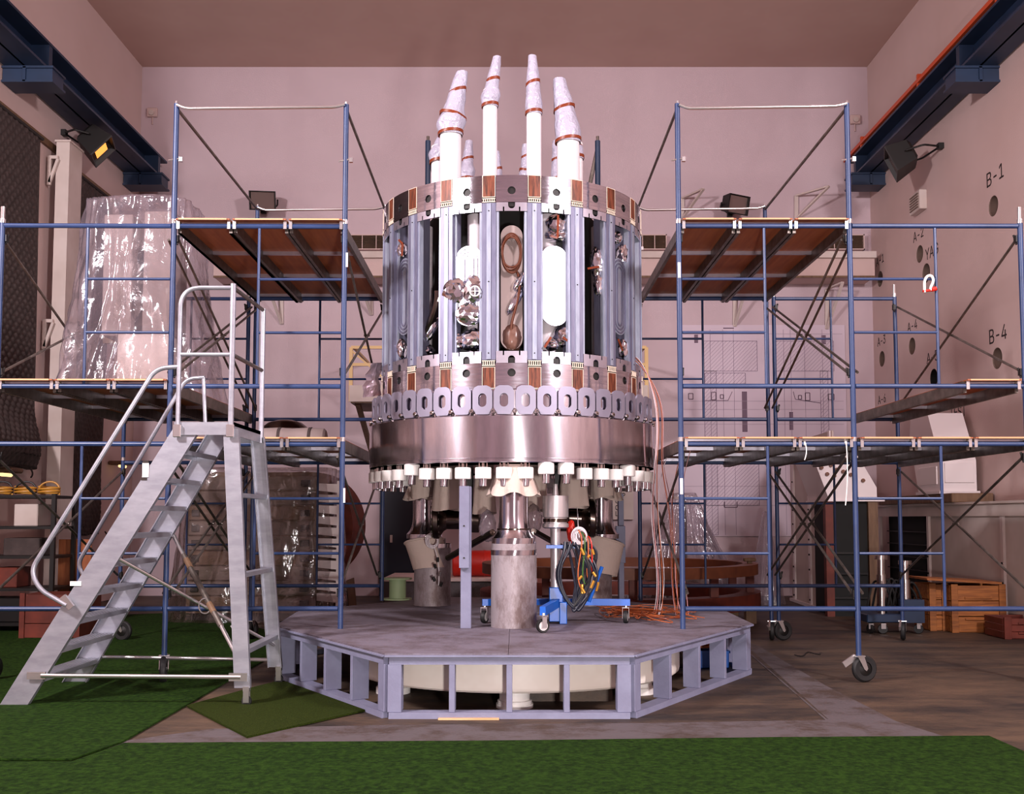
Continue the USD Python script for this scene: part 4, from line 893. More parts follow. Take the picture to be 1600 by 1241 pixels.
wrapped_tube(dg(26), 1.2, .105, 5.52, -.4, .55, 'thick white tube at the front right with a wrapped tip taped twice')
wrapped_tube(dg(-41), 1.05, .085, 5.28, .6, .4, 'shorter white tube behind the thick one at the front left')
wrapped_tube(dg(37.5), .98, .085, 5.32, -.5, .4, 'shorter white tube behind the thick one at the front right')
wrapped_tube(dg(-153), 1.15, .07, 5.72, .2, .4, 'far white tube showing left of the gap at the back of the canister')
wrapped_tube(dg(153), 1.15, .07, 5.72, -.2, .4, 'far white tube half hidden behind the thick right tube')
wrapped_tube(dg(172), 1.15, .065, 5.72, -.1, .4, 'far thin white tube left of the straight-tipped tube')
wrapped_tube(dg(-171), 1.1, .06, 5.62, -.1, .4, 'far white tube just peeping out right of the leaning-tipped tube')
# foil pennant hanging on the left of the canister
v = []; n, m = 8, 12
p0 = at_ring(1.31, dg(-84), 0)
for j in range(m + 1):
    for k in range(n + 1):
        a, b = k / n, j / m; v.append((p0[0] - .06 - .06 * a + .05 * meshkit.noise(np.array([a * 4, b * 6, 1.]), 3) - .1 * b * a, p0[1] - .25 * a + .05 * meshkit.noise(np.array([a * 5, b * 5, 4.]), 8), 3.0 - .34 * b - .05 * a))
f = [(j * (n + 1) + k, j * (n + 1) + k + 1, (j + 1) * (n + 1) + k + 1, (j + 1) * (n + 1) + k) for j in range(m) for k in range(n)]
f = np.array(f); f = np.vstack([f[:, [0, 1, 2]], f[:, [0, 2, 3]]]); v = np.array(v); N = len(v)
part(can, 'foil_pennant', MB().add(np.vstack([v, v + (.004, .004, 0)]), np.vstack([f, f[:, ::-1] + N])), pbr('pink_silver_foil', (216, 196, 204), .4, .6), 'loose sheet of silver foil hanging at the side', smooth=False)
# ================================================================== UNDER THE CANISTER
def column(x, y, label, sleeve=None, boot=True, dx=0.0):
    t = thing('support_column', label, 'column', (x, y, DECK), 'steel columns under the canister'); T = rotz(0, (x, y, 0))
    part(t, 'base', MB().lathe([(0, DECK), (.204, DECK), (.204, 1.095), (0, 1.095)], 48, T), rough_steel, 'scuffed grey cylindrical base')
    part(t, 'dark_ring', MB().lathe([(0, 1.095), (.206, 1.095), (.206, 1.14), (0, 1.14)], 48, T), alu_band, 'polished ring')
    part(t, 'grey_ring', MB().lathe([(0, 1.14), (.2, 1.14), (.2, 1.196), (0, 1.196)], 48, rotz(0, (x + dx * .6, y, 0))), rough_steel, 'matt grey ring')
    part(t, 'neck', MB().lathe([(0, 1.196), (.198, 1.196), (.198, 1.245), (.186, 1.26), (.165, 1.285), (.145, 1.325), (.134, 1.38), (.13, 1.45), (.13, 1.9), (0, 1.9)], 48, rotz(0, (x + dx, y, 0))), alu_band, 'flared polished steel neck')
    if boot:
        n, m, v = 60, 8, []
        for j in range(m + 1):
            for k in range(n):
                a = 2 * PI * k / n; s = j / m; r = .145 + .085 * s + (.006 + .014 * s) * math.sin(7 * a + x * 9) * s + .006 * math.sin(13 * a) * s
                v.append((x + dx + r * math.cos(a), y + r * math.sin(a), 1.90 - (.27 + .018 * math.sin(5 * a)) * s))
        f = [(j * n + k, j * n + (k + 1) % n, (j + 1) * n + (k + 1) % n, (j + 1) * n + k) for j in range(m) for k in range(n)]; f = np.array(f)
        f = np.vstack([f[:, [0, 2, 1]], f[:, [0, 3, 2]]]); v = np.array(v); N = len(v); c = np.array([x + dx, y, 0]); vi = (v - c) * (.975, .975, 1) + c
        part(t, 'cloth_boot', MB().add(np.vstack([v, vi]), np.vstack([f, f[:, ::-1] + N])), cloth, 'ivory cloth boot around the neck', smooth=True)
    if sleeve is not None:
        c, tilt, rr, h = sleeve; n, m = 48, 10; v = []
        for j in range(m + 1):
            for k in range(n):
                a = 2 * PI * k / n; s = j / m; r = rr * (1 + .03 * math.sin(3 * a + 2 * s)) * (1 - .1 * (1 - s)); px, py = r * math.cos(a), r * math.sin(a) * .95
                zt_ = h * s + (tilt[0] * px + tilt[1] * py) * (s * 1.0 + (1 - s) * .6); v.append((c[0] + px + tilt[2] * (s - .5), c[1] + py, c[2] + zt_))
        f = np.array([(j * n + k, j * n + (k + 1) % n, (j + 1) * n + (k + 1) % n, (j + 1) * n + k) for j in range(m) for k in range(n)])
        f = np.vstack([f[:, [0, 1, 2]], f[:, [0, 2, 3]]]); v = np.array(v); N = len(v); cc = np.array([c[0], c[1], 0]); vi = (v - cc) * (.96, .96, 1) + cc
        i0, i1 = np.arange(n), (np.arange(n) + 1) % n; top = np.vstack([np.c_[m * n + i0, m * n + i1, N + m * n + i1], np.c_[m * n + i0, N + m * n + i1, N + m * n + i0]])
        part(t, 'cloth_sleeve', MB().add(np.vstack([v, vi]), np.vstack([f, f[:, ::-1] + N, top])), cloth, 'ivory cloth sleeve slipped down aslant', smooth=True)
        part(t, 'sleeve_hem', MB().path(v[m * n:], .012, 6, True), cloth)
    return t
column(-.02, 9.225, 'front centre steel column with polished flared neck and scuffed grey base')
column(-.93, 11.5, 'rear left steel column with a slanting ivory cloth sleeve', ((-.985, 11.45, .86), (.12, -.2, -.08), .215, .3), dx=-.09)
column(.86, 11.5, 'rear right steel column with a slanting ivory cloth sleeve', ((.95, 11.45, .8), (-.22, -.2, .05), .215, .36), dx=.09)
# cloth tubes hanging under the band, and the actuators between the columns
def cloth_tube(u, vt, vb, Y, r0, r1, label):
    a = W(u, vt, Y); a[2] = 1.912; b = W(u, vb, Y); n, m, v = 40, 6, []
    for j in range(m + 1):
        for k in range(n):
            q = 2 * PI * k / n; s = j / m; r = (r0 + (r1 - r0) * s) * (1 + .05 * math.sin(5 * q + u) * (s + .2) + .03 * math.sin(9 * q))
            v.append((a[0] + (b[0] - a[0]) * s + r * math.cos(q), Y + r * math.sin(q), a[2] + (b[2] - a[2]) * s - .015 * math.sin(2 * q) * s))
    f = np.array([(j * n + k, j * n + (k + 1) % n, (j + 1) * n + (k + 1) % n, (j + 1) * n + k) for j in range(m) for k in range(n)]); f = np.vstack([f[:, [0, 2, 1]], f[:, [0, 3, 2]]]); v = np.array(v); N = len(v); c = np.array([a[0], Y, 0])
    return solo('cloth_tube', MB().add(np.vstack([v, (v - c) * (.96, .96, 1) + c]), np.vstack([f, f[:, ::-1] + N])), cloth, label, 'cloth tube', 'ivory cloth tubes hanging under the canister', smooth=True)
cloth_tube(702, 726, 797, 10.35, .14, .17, 'wide ivory cloth tube hanging left of the grey front post')
cloth_tube(757, 732, 802, 10.25, .09, .12, 'narrow ivory cloth tube hanging just left of the front column')
cloth_tube(838, 740, 798, 10.2, .1, .1, 'narrow ivory cloth tube hanging just right of the front column')
cloth_tube(896, 724, 793, 10.4, .12, .16, 'wide ivory cloth tube hanging right of the chrome lift head')
cloth_tube(942, 740, 777, 10.9, .12, .12, 'short ivory cloth tube hanging at the right')
cloth_tube(660, 740, 779, 10.9, .12, .12, 'short ivory cloth tube hanging at the left')
def actuator(u0, u1, v, Y, s, label):
    a, b = W(u0, v, Y), W(u1, v, Y); d = (b - a) / np.linalg.norm(b - a)
    t = thing('actuator', label, 'actuator', a, 'dark steel actuators between the columns'); M = frame(a, b); L = np.linalg.norm(b - a)
    part(t, 'flange', MB().lathe([(0, -.02), (.19, -.02), (.2, -.01), (.2, .035), (.16, .06), (.12, .09), (.1, .12), (0, .12)], 40, M), dark_steel, 'round bolted flange')
    m = MB()
    for k in range(16): q = 2 * PI * k / 16; m.tube((M @ [.175 * math.cos(q), .175 * math.sin(q), -.035, 1])[:3], (M @ [.175 * math.cos(q), .175 * math.sin(q), .05, 1])[:3], .013, 8)
    part(t, 'flange_bolts', m, galv, kind='stuff')
    part(t, 'barrel', MB().lathe([(0, .1), (.1, .1), (.1, L * .55), (.135, L * .6), (.135, L * .95), (.08, L), (0, L)], 32, M), dark_steel)
    part(t, 'hanger', MB().bar(a + d * .35 + (0, 0, .08), a + d * .35 + (0, 0, .7), .08, .08), black_metal)
actuator(680, 752, 812, 10.6, 1, 'dark steel actuator with a bolted flange left of the front column')
actuator(926, 858, 810, 10.6, -1, 'dark steel actuator with a bolted flange right of the front column')
t = thing('strut_pair', 'dark struts sloping down from the front column', 'strut', (-.02, 9.6, 1.1))
part(t, 'strut', MB().tube(W(770, 832, 9.6), W(700, 872, 10.4), .032, 10), dark_steel); part(t, 'strut', MB().tube(W(834, 830, 9.6), W(880, 856, 10.4), .028, 10), dark_steel); part(t, 'clamp', MB().lathe([(.131, 1.28), (.15, 1.28), (.15, 1.33), (.131, 1.33), (.131, 1.28)], 32, rotz(0, (-.02, 9.225, 0))).span((-.2, 9.3, 1.24), (.16, 9.62, 1.3)), dark_steel)
for u, v, lab in ((762, 822, 'film-wrapped fitting left of the front column'), (834, 812, 'film-wrapped fitting right of the front column')):
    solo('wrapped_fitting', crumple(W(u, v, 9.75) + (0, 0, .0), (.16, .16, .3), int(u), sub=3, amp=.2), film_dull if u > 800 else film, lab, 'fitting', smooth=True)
# grey posts on the deck
t = thing('grey_post', 'grey painted timber post on the deck left of the front column', 'post', (-.44, 9.1, DECK), 'grey posts propping the canister')
part(t, 'lower_stud', MB().span((X(720, 9.07), 9.06, DECK), (X(736.5, 9.07), 9.15, 1.70), ch=.003), frame_paint); part(t, 'upper_stud', MB().span((X(717.5, 9.03), 9.015, Z(888, 9.02)), (X(733.5, 9.03), 9.06, 1.702), ch=.003), frame_paint)
for v in (822, 872): part(t, 'bolt', MB().tube(W(725, v, 9.015), W(725, v, 9.015) + (0, -.006, 0), .008, 8), black_metal)
t = thing('grey_post', 'grey painted timber post on the deck at the right behind the lift', 'post', (1.21, 11.7, DECK), 'grey posts propping the canister')
part(t, 'lower_stud', MB().span((X(966, 11.75), 11.7, DECK), (X(974, 11.75), 11.85, 1.7), ch=.003), frame_paint); part(t, 'upper_stud', MB().span((X(962.5, 11.6), 11.6, Z(880, 11.6)), (X(977, 11.6), 11.7, Z(822, 11.6)), ch=.003), frame_paint)
# ------------------------------------------------------------------ blue lift trolley with chrome mast
lf = thing('lift_trolley', 'blue wheeled lift trolley with a chrome hydraulic mast beside the front column', 'lift', (.4, 9.6, DECK))
pw = [G(848, 989, DECK), G(978, 974, DECK), G(757, 974, DECK)]
bc = np.array([X(868, 9.5), 9.5, 0])
def trolley_caster(t, p, a, r=.058):
    h = holder(t, 'caster'); M = rotz(a, (p[0], p[1], DECK))
    part(h, 'tyre', MB().lathe([(.04, -.018), (r - .004, -.02), (r, -.012), (r, .012), (r - .004, .02), (.04, .018), (.04, -.018)], 26, M @ frame((0, -.0, r), (0, 1, r))), rubber)
    part(h, 'hub', MB().lathe([(0, -.02), (.042, -.016), (.042, .016), (0, .02)], 20, M @ frame((0, 0, r), (0, 1, r))), tank_grey)
    part(h, 'fork', MB().span((-.016, -.032, r - .015), (.026, -.027, .14), M=M).span((-.016, .027, r - .015), (.026, .032, .14), M=M).span((-.02, -.032, .136), (.035, .032, .146), M=M).tube((M @ [.01, 0, .14, 1])[:3], (M @ [.01, 0, .165, 1])[:3], .015, 10), silver)
for p, a in zip(pw, (.4, 1.35, 1.2)): trolley_caster(lf, p, a)
zl = DECK + .19
part(lf, 'front_leg', MB().bar((bc[0] + .02, bc[1], zl), (pw[0][0], pw[0][1], zl - .01), .05, .075), lift_blue); part(lf, 'side_leg', MB().bar((bc[0], bc[1] + .1, zl), (pw[1][0] + .04, pw[1][1], zl), .05, .06), lift_blue); part(lf, 'side_leg', MB().bar((bc[0], bc[1] + .1, zl), (pw[2][0] - .02, pw[2][1], zl), .05, .06), lift_blue)
part(lf, 'mast_socket', MB().span(bc + (-.062, -.062, DECK + .02), bc + (.062, .062, DECK + .33), ch=.006).span(bc + (.03, -.08, DECK + .0), bc + (.1, .04, DECK + .2), ch=.006), lift_blue)
zm0, zm1, zm2 = Z(826, 9.5), Z(775, 9.5), Z(765, 9.5); T = rotz(0, bc)
part(lf, 'mast', MB().lathe([(0, DECK + .3), (.047, DECK + .3), (.047, zm0 + .01), (0, zm0 + .01)], 28, T), chrome, 'bright chrome mast')
part(lf, 'head', MB().lathe([(0, zm0), (.1, zm0), (.122, zm0 + .012), (.122, zm0 + .045), (.105, zm0 + .05), (.105, zm0 + .1), (.12, zm0 + .105), (.12, zm1), (.03, zm1 + .005), (.022, zm2 + .05), (0, zm2 + .05)], 36, T), chrome, 'chrome cylinder head')
part(lf, 'head_ring', MB().lathe([(.104, zm0 + .06), (.116, zm0 + .06), (.116, zm0 + .09), (.104, zm0 + .09), (.104, zm0 + .06)], 36, T), dark_steel, 'dark ring under the head')
part(lf, 'tray', MB().span(bc + (-.09, -.1, Z(857, 9.45)), bc + (.33, .02, Z(857, 9.45) + .03)), lift_blue, 'small blue tray'); part(lf, 'handle', MB().tube(bc + (.3, -.05, DECK + .2), bc + (.42, -.07, DECK + .52), .018, 8), lift_blue)
hb = thing('hose_bundle', 'bundle of blue-black hoses and coloured leads hanging on the lift trolley', 'hoses', bc + (.2, -.1, DECK + .1))
r3 = random.Random(3); zt = Z(852, 9.4)
for k in range(9):
    x0 = bc[0] + .08 + .025 * k; sp = r3.uniform(.03, .13) * (1 if k > 3 else -1)
    pts = [(x0, 9.38, zt + .03), (x0 + sp * .8, 9.33 + r3.uniform(-.04, .04), zt - .15), (x0 + sp, 9.34, zt - .34), (bc[0] + .17 + r3.uniform(-.03, .03), 9.36, DECK + .12 + r3.uniform(0, .06)), (x0 - sp * .5 + .06, 9.38, zt - .3), (x0 + .02, 9.4, zt)]
    part(hb, 'hose', MB().path(spline(pts, 44), r3.choice((.009, .012, .014)), 7), r3.choice((wire_black, wire_black, rubber, wire_black)))
for k in range(10):
    c = np.array([bc[0] + .16 + r3.uniform(0, .22), 9.3 + r3.uniform(-.02, .05), zt - .02 - r3.uniform(0, .42)]); part(hb, 'connector', MB().tube(c, c + np.array([r3.uniform(-.03, .03), 0, r3.uniform(-.07, .07) + .01]), .013, 10), brass, 'brassy connector')
for k, m_ in enumerate((wire_orange, wire_green, wire_orange, red_paint)):
    x0 = bc[0] + .2 + .03 * k; part(hb, 'coloured_lead', MB().path(spline([(x0, 9.36, zt + .14 - .02 * k), (x0 + .03, 9.33, zt), (x0 + .01 * k, 9.34, zt - .2), (x0 + .03, 9.36, zt - .4 + .05 * k)], 24), .007, 6), m_)
rb = thing('red_tie', 'red plastic bag tied above the lift tray', 'bag', bc + (.2, .05, zt + .05)); part(rb, 'bag', crumple(bc + (.15, .1, zt + .12), (.08, .08, .22), 77, sub=3, amp=.3), red_paint)
# white coiled wires with connectors
def coil(u, v, Y, label, tail):
    t = thing('wire_coil', label, 'wire coil', W(u, v + 30, Y), 'white coiled wires'); c = W(u, v, Y)
    for k in range(5):
        r = .075 - .007 * k; pts = [c + np.array([r * math.cos(a) * .95 + .004 * k, .02 * math.sin(2 * a + k) - .01 * k, r * 1.1 * math.sin(a)]) for a in np.linspace(0, 2 * PI, 33)[:-1]]
        part(t, 'loop', MB().path(pts, .0055, 6, True), wire_white)
    part(t, 'lead', MB().path(spline(tail, 30), .0055, 6), wire_white)
    return t
t = coil(675, 845, 11.12, 'white wire coil hanging on the rear left cloth sleeve', [W(678, 855, 11.05), W(684, 875, 11.05), W(686, 900, 11.05), W(685, 915, 11.05)])
part(t, 'hook', MB().path(spline([W(672, 836, 11.12), W(671, 830, 11.25), W(668, 832, 11.34), W(666, 840, 11.4)], 16), .008, 6), galv)
for v, dx in ((888, -.02), (900, .02), (908, -.03), (916, .03), (878, 0)): c = W(684, v, 11.05); part(t, 'connector', MB().tube(c + (dx, -.02, 0), c + (dx * 1.6, -.03, .045), .016, 10), r3.choice((brass, steel, black_metal)))
coil(905, 838, 9.38, 'white wire coil hanging from a cord over the lift tray', [W(902, 794, 10.1), W(903, 815, 9.6), W(904, 830, 9.4), W(905, 840, 9.38)])
# objects on the deck and the wires
sp = thing('cable_spool', 'pale green cable spool lying on the deck at the rear left', 'spool', (X(622, 12.25), 12.25, DECK)); T = rotz(0, (X(622, 12.25), 12.25, DECK))
part(sp, 'flange', MB().lathe([(0, 0), (.17, 0), (.17, .018), (0, .018)], 36, T), spool_green); part(sp, 'flange', MB().lathe([(0, .24), (.17, .24), (.17, .258), (0, .258)], 36, T), spool_green); part(sp, 'core', MB().lathe([(0, .018), (.1, .018), (.1, .24), (0, .24)], 30, T), spool_green)
wt = thing('wire_tangle', 'tangle of orange wires heaped on the deck by the right scaffold leg', 'wires', (1.35, 9.9, DECK)); r4 = random.Random(9)
for k in range(15):
    n = 7; c = np.array([1.35 + r4.uniform(-.3, .25), 10.0 + r4.uniform(-.5, .6), DECK + .012])
    pts = [c + np.array([r4.uniform(-.38, .3), r4.uniform(-.35, .5), r4.uniform(0, .05)]) for _ in range(n)]
    pts = [np.r_[np.clip(p[0], .85, 1.9), np.clip(p[1], 9.1, 11.6), p[2]] for p in pts]
    q = spline(pts, 50); q[:, 2] = np.clip(q[:, 2], DECK + .007, DECK + .09); part(wt, 'wire', MB().path(q, .0045, 5), wire_orange if k % 4 else tape)
hw_ = thing('hanging_wires', 'pink and orange wires hanging from the right of the canister down to the deck', 'wires', (1.5, 10.2, DECK)); r5 = random.Random(4)
for k in range(11):
    e = (r5.uniform(0, 1), r5.uniform(-.3, .3)); m_ = (wire_pink, wire_orange, wire_white, wire_pink)[k % 4]
    p = [W(983, 556, 10.1), W(1004 + 10 * e[0], 570 + 20 * e[0], 10.1 + e[1]), W(1022 + 14 * e[0], 640, 10.1 + e[1]), W(1020 + 18 * e[0], 720, 10.1 + e[1]), W(1010 + 45 * e[0], 800, 10.2 + e[1]), W(1018 + 40 * e[0], 880, 10.3 + e[1]), W(1010 + 60 * e[0], 950, 10.2)]
    if k % 3 == 2: p = [W(1050 + 40 * e[0], 690, 10.3)] + [q + np.array([.1, 0, 0]) for q in p[4:]]
    p[-1][2] = DECK + .01; part(hw_, 'wire', MB().path(spline(p, 50), .004, 5), m_)
# ================================================================== THINGS BEHIND AND BESIDE THE SCAFFOLDS
def drape(c, z0, z1, top, bot, seed, folds=9, amp=.09, flare=1.5, sq=4.0, n=220, m=90):
    """a sheet of film hanging over something: rounded-square rings from the foot to the top, creased by folds"""
    rows = []
    for j in range(m + 1):
        s = j / m; q = (1 - s) ** flare; hx, hy = top[0] + (bot[0] - top[0]) * q, top[1] + (bot[1] - top[1]) * q; row = []
        a = np.arange(n) * 2 * PI / n; ca, sa = np.cos(a), np.sin(a); k = (np.abs(ca) ** sq + np.abs(sa) ** sq) ** (-1 / sq)
        P3 = np.stack([ca * 2.2 + seed, sa * 2.2, np.full(n, s * 1.6)], -1); n1 = meshkit.noise(P3, seed); n2 = meshkit.noise(np.stack([ca * 6 + seed, sa * 6, np.full(n, s * 3.5)], -1), seed + 3)
        n3 = meshkit.noise(np.stack([ca * 13, sa * 13 + seed, np.full(n, s * 9)], -1), seed + 7)
        d = amp * ((np.abs(np.sin(folds * a + 5 * n1 + seed)) - .5) * (.35 + .9 * (1 - s)) + 1.5 * (np.abs(n2 - .5) - .25) + .5 * (np.abs(n3 - .5) - .25))
        r = k * (1 + d); rows.append(np.stack([c[0] + hx * r * ca, c[1] + hy * r * sa, z0 + (z1 - z0) * s + .1 * amp * np.sin(3 * a + seed) * s], -1))
    for e in (.93, .8, .6, .35, .12):
        b = rows[m]; cc = b.mean(0); q = cc + (b - cc) * e; q[:, 2] = b[:, 2] + .05 * amp * np.sin(q[:, 0] * 9) + .03 * (1 - e) * 0 ; rows.append(q)
    v = np.vstack(rows); R = len(rows); f = []
    i = np.arange(n); i1 = (i + 1) % n
    for j in range(R - 1): f += [np.c_[j * n + i, j * n + i1, (j + 1) * n + i1], np.c_[j * n + i, (j + 1) * n + i1, (j + 1) * n + i]]
    v = np.vstack([v, rows[-1].mean(0)]); f.append(np.c_[(R - 1) * n + i, (R - 1) * n + i1, np.full(n, len(v) - 1)])
    return MB().add(v, np.vstack(f))
ZD = ZT2 - 1.45 - .01 + .0585
solo('film_drape', drape((-3.93, 10.75), ZD, 4.72, (.56, .45), (.8, .66), 5, 5, .12), film, 'clear plastic film draped over the tall pale case on the left scaffold', 'plastic sheet', smooth=True)
t = thing('equipment_case', 'pale case standing on a pine pallet under clear film on the left scaffold', 'case', (X(212, 10.5), 10.6, ZD))
xa, xb = X(168, 10.35), X(258, 10.35)
part(t, 'lower_case', MB().span((xa + .03, 10.4, ZD + .19), (xb - .02, 11.0, Z(522, 10.4)), ch=.01), off_white, 'white lower case')
part(t, 'upper_case', MB().span((X(150, 10.5), 10.5, Z(522, 10.4)), (X(196, 10.5), 10.95, Z(335, 10.5)), ch=.01), dull_grey); part(t, 'upper_case', MB().span((X(214, 10.5), 10.5, Z(522, 10.4)), (X(262, 10.5), 10.95, Z(330, 10.5)), ch=.01), dull_grey)
part(t, 'back_panel', MB().span((X(150, 10.9), 10.95, Z(522, 10.4)), (X(262, 10.9), 11.0, Z(335, 10.5))), tan_wood)
pl = thing('pallet', 'pale pine pallet under the film-draped case', 'pallet', (X(212, 10.3), 10.5, ZD))
for k in range(5): y = 10.22 + .19 * k; part(pl, 'slat', MB().span((xa, y, ZD + .16), (xb, y + .12, ZD + .185)), pale_pine)
for x in (xa, (xa + xb) / 2 - .03, xb - .06): part(pl, 'bearer', MB().span((x, 10.2, ZD + .025), (x + .06, 11.1, ZD + .16)), pale_pine)
for y in (10.22, 10.98): part(pl, 'base_board', MB().span((xa, y, ZD), (xb, y + .1, ZD + .025)), pale_pine)
part(pl, 'front_board', MB().span((xa, 10.2, ZD + .025), (X(186, 10.3), 10.22, ZD + .16)).span((xa, 10.2, ZD + .11), (xb, 10.22, ZD + .16)), pale_pine)
# ------------------------------------------------------------------ rear left: wrapped rack, round brown end, roll on the deck, shelves
Y = 14.2; t = thing('drawer_rack', 'tall dim rack of wide drawers wrapped in film behind the left scaffold', 'rack', (X(400, Y), Y + .4, 0))
xa, xb, zt = X(292, Y), X(496, Y), Z(738, Y)
part(t, 'carcass', MB().span((xa, Y + .04, .12), (xb, Y + .9, zt)), tan_wood)
nz = 9
for k in range(nz):
    z0, z1 = .16 + (zt - .2) * k / nz, .16 + (zt - .2) * (k + 1) / nz - .02; dr = part(t, 'drawer_front', MB().span((xa + .02, Y, z0), (xb - .02, Y + .04, z1), ch=.006), drawer_paint if k % 3 else tan_wood)
    part(dr, 'handle', MB().span((X(470, Y), Y - .03, (z0 + z1) / 2 - .045), (X(484, Y), Y, (z0 + z1) / 2 + .045), ch=.005), black_metal, 'black handle')
    part(dr, 'handle', MB().span((X(300, Y), Y - .03, (z0 + z1) / 2 - .045), (X(312, Y), Y, (z0 + z1) / 2 + .045), ch=.005), black_metal, 'black handle')
part(t, 'plinth', MB().span((xa + .05, Y + .1, 0), (xb - .05, Y + .85, .12)), black_metal)
for k in range(11):
    z = .3 + k * .15; part(t, 'side_flap', MB().tm(trimesh.convex.convex_hull(np.array([(X(u_, Y), y_, z + dz_) for y_ in (Y - .08, Y + .15) for u_, dz_ in ((498, .0), (498, .1), (529, -.03), (529, .09))]))), white_paint, smooth=False)
part(t, 'side_rail', MB().span((X(528, Y), Y - .1, .1), (X(532, Y), Y + .2, Z(752, Y))), white_paint)
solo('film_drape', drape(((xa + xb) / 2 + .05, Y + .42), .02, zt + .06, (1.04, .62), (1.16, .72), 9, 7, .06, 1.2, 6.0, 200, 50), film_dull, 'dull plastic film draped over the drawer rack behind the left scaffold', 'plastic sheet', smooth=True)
t = thing('brown_drum', 'large round red-brown drum standing on edge behind the drawer rack', 'drum', (X(500, 15.6), 15.6, 0)); c = np.array([X(474, 15.6), 15.5, Z(822, 15.6)]); R_ = float(c[2]) - .05 if c[2] < .8 else .82
M = frame(c, c + (0.25, 1, 0))
part(t, 'rim', MB().lathe([(R_ - .12, 0), (R_, 0), (R_, .5), (R_ - .12, .5), (R_ - .12, 0)], 64, M), red_wood); part(t, 'face', MB().lathe([(0, .04), (R_ - .11, .04), (R_ - .11, .46), (0, .46)], 64, M), ring_wood)
for s in (-1, 1): part(t, 'chock', MB().tm(trimesh.convex.convex_hull(np.array([(c[0] + s * .25, 15.4, 0), (c[0] + s * .75, 15.4, 0), (c[0] + s * .7, 15.4, .5), (c[0] + s * .25, 16.1, 0), (c[0] + s * .75, 16.1, 0), (c[0] + s * .7, 16.1, .5)]))), tan_wood, smooth=False)
zd = ZT1 - .01 + .0585
t = thing('padded_roll', 'long grey padded roll lying on the middle deck of the left scaffold', 'roll', (X(455, 11), 11, zd)); a, b = np.array([X(402, 11), 11.0, zd + .13]), np.array([X(508, 11), 11.0, zd + .13])
part(t, 'roll', MB().lathe([(0, 0), (.1, 0), (.125, .03), (.13, .2), (.122, .36), (.13, .52), (.12, b[0] - a[0] - .02), (.1, b[0] - a[0]), (0, b[0] - a[0])], 28, frame(a, b)), dull_grey)
for f_ in (.3, .75): part(t, 'strap', MB().lathe([(.126, 0), (.134, 0), (.134, .03), (.126, .03), (.126, 0)], 28, frame(a + (b - a) * f_, b)), quilt)
t = thing('domed_cover', 'dark domed cover on the middle deck behind the grey roll', 'cover', (X(443, 11.6), 11.6, zd))
part(t, 'dome', MB().lathe([(0, 0), (.3, 0), (.31, .15), (.29, .3), (.2, .37), (.08, .4), (0, .405)], 40, np.array([[.95, 0, 0, X(443, 11.6)], [0, .6, 0, 11.6], [0, 0, 1, zd], [0, 0, 0, 1.]])), dark_steel); part(t, 'rim', MB().lathe([(.3, 0), (.325, 0), (.325, .03), (.3, .03), (.3, 0)], 40, np.array([[.95, 0, 0, X(443, 11.6)], [0, .6, 0, 11.6], [0, 0, 1, zd], [0, 0, 0, 1.]])), black_metal)
t = thing('storage_shelf', 'black steel storage shelf with yellow cords on top at the far left', 'shelf', (-6.45, 13.2, 0)); xa, xb = -6.85, X(84, 12.9); ya, yb = 12.9, 13.5
for x in (xa, xb):
    for y in (ya, yb): part(t, 'upright', MB().span((x - .025, y - .025, 0), (x + .025, y + .025, Z(772, 12.9))), black_metal)
zs = [.12, .55, .95, 1.32, Z(774, 12.9)]
for z in zs: part(t, 'shelf_board', MB().span((xa, ya - .02, z - .035), (xb, yb + .02, z)), black_metal)
bt = (('black_case', black_metal, .12, .5, .3), ('dark_red_case', red_wood, .55, .3, .25), ('grey_case', quilt, .95, .45, .22), ('pale_carton', off_white, 1.32, .3, .28))
for k, (nm, m_, z, w_, h_) in enumerate(bt):
    x0 = xa + .15 + .12 * k; solo('storage_box', MB().span((x0, 13.0, z), (x0 + w_, 13.4, z + h_), ch=.01), m_, ('black box on the lowest shelf at the far left', 'dark red box on the second shelf at the far left', 'grey box on the third shelf at the far left', 'pale carton on the fourth shelf at the far left')[k], 'box')
for k in range(3):
    c = np.array([xa + .3 + .3 * k, 13.1, zs[-1] + .02]); tt = thing('cord_coil', ('yellow cord coil on the black shelf, nearest the left edge', 'middle yellow cord coil on the black shelf', 'yellow cord coil at the right end of the black shelf')[k], 'cord', c)
    part(tt, 'coil', MB().path(np.array([c + np.array([.13 * math.cos(a), .1 * math.sin(a), .006 * a]) for a in np.linspace(0, 5 * PI, 70)]), .014, 6), yellow_cord); part(tt, 'raised_loop', MB().path(spline([c + (-.12, 0, 0), c + (-.08, 0, .13), c + (.05, .02, .15), c + (.13, 0, .01)], 20), .012, 6), black_metal if k < 2 else yellow_cord)
M = frame((X(120, 13.3), 13.3, 0), (X(120, 13.3), 13.5, .8)); 
t = thing('board_sheet', 'orange-brown plywood sheet leaning at the left behind the rolling ladder', 'board', (X(120, 13.6), 13.6, 0))
part(t, 'sheet', MB().box((X(119, 13.6), 13.6, (Z(843, 13.6)) / 2 + .06), (.43, .025, Z(843, 13.6) - .12), ch=.002), plywood)
part(t, 'batten', MB().span((X(96, 13.6), 13.6, 0), (X(145, 13.6), 13.7, .12)), tan_wood)
t = thing('wood_crate', 'dark red wooden crate on the floor at the left behind the rolling ladder', 'crate', (X(85, 12.5), 12.5, 0)); xa, xb = X(36, 12.2), X(130, 12.2)
for k in range(3): part(t, 'front_board', MB().span((xa, 12.2, .02 + .17 * k), (xb, 12.225, .18 + .17 * k)), red_wood); 
for x in (xa, xb - .06): part(t, 'corner_post', MB().span((x, 12.18, 0), (x + .06, 12.2, .54)), red_wood)
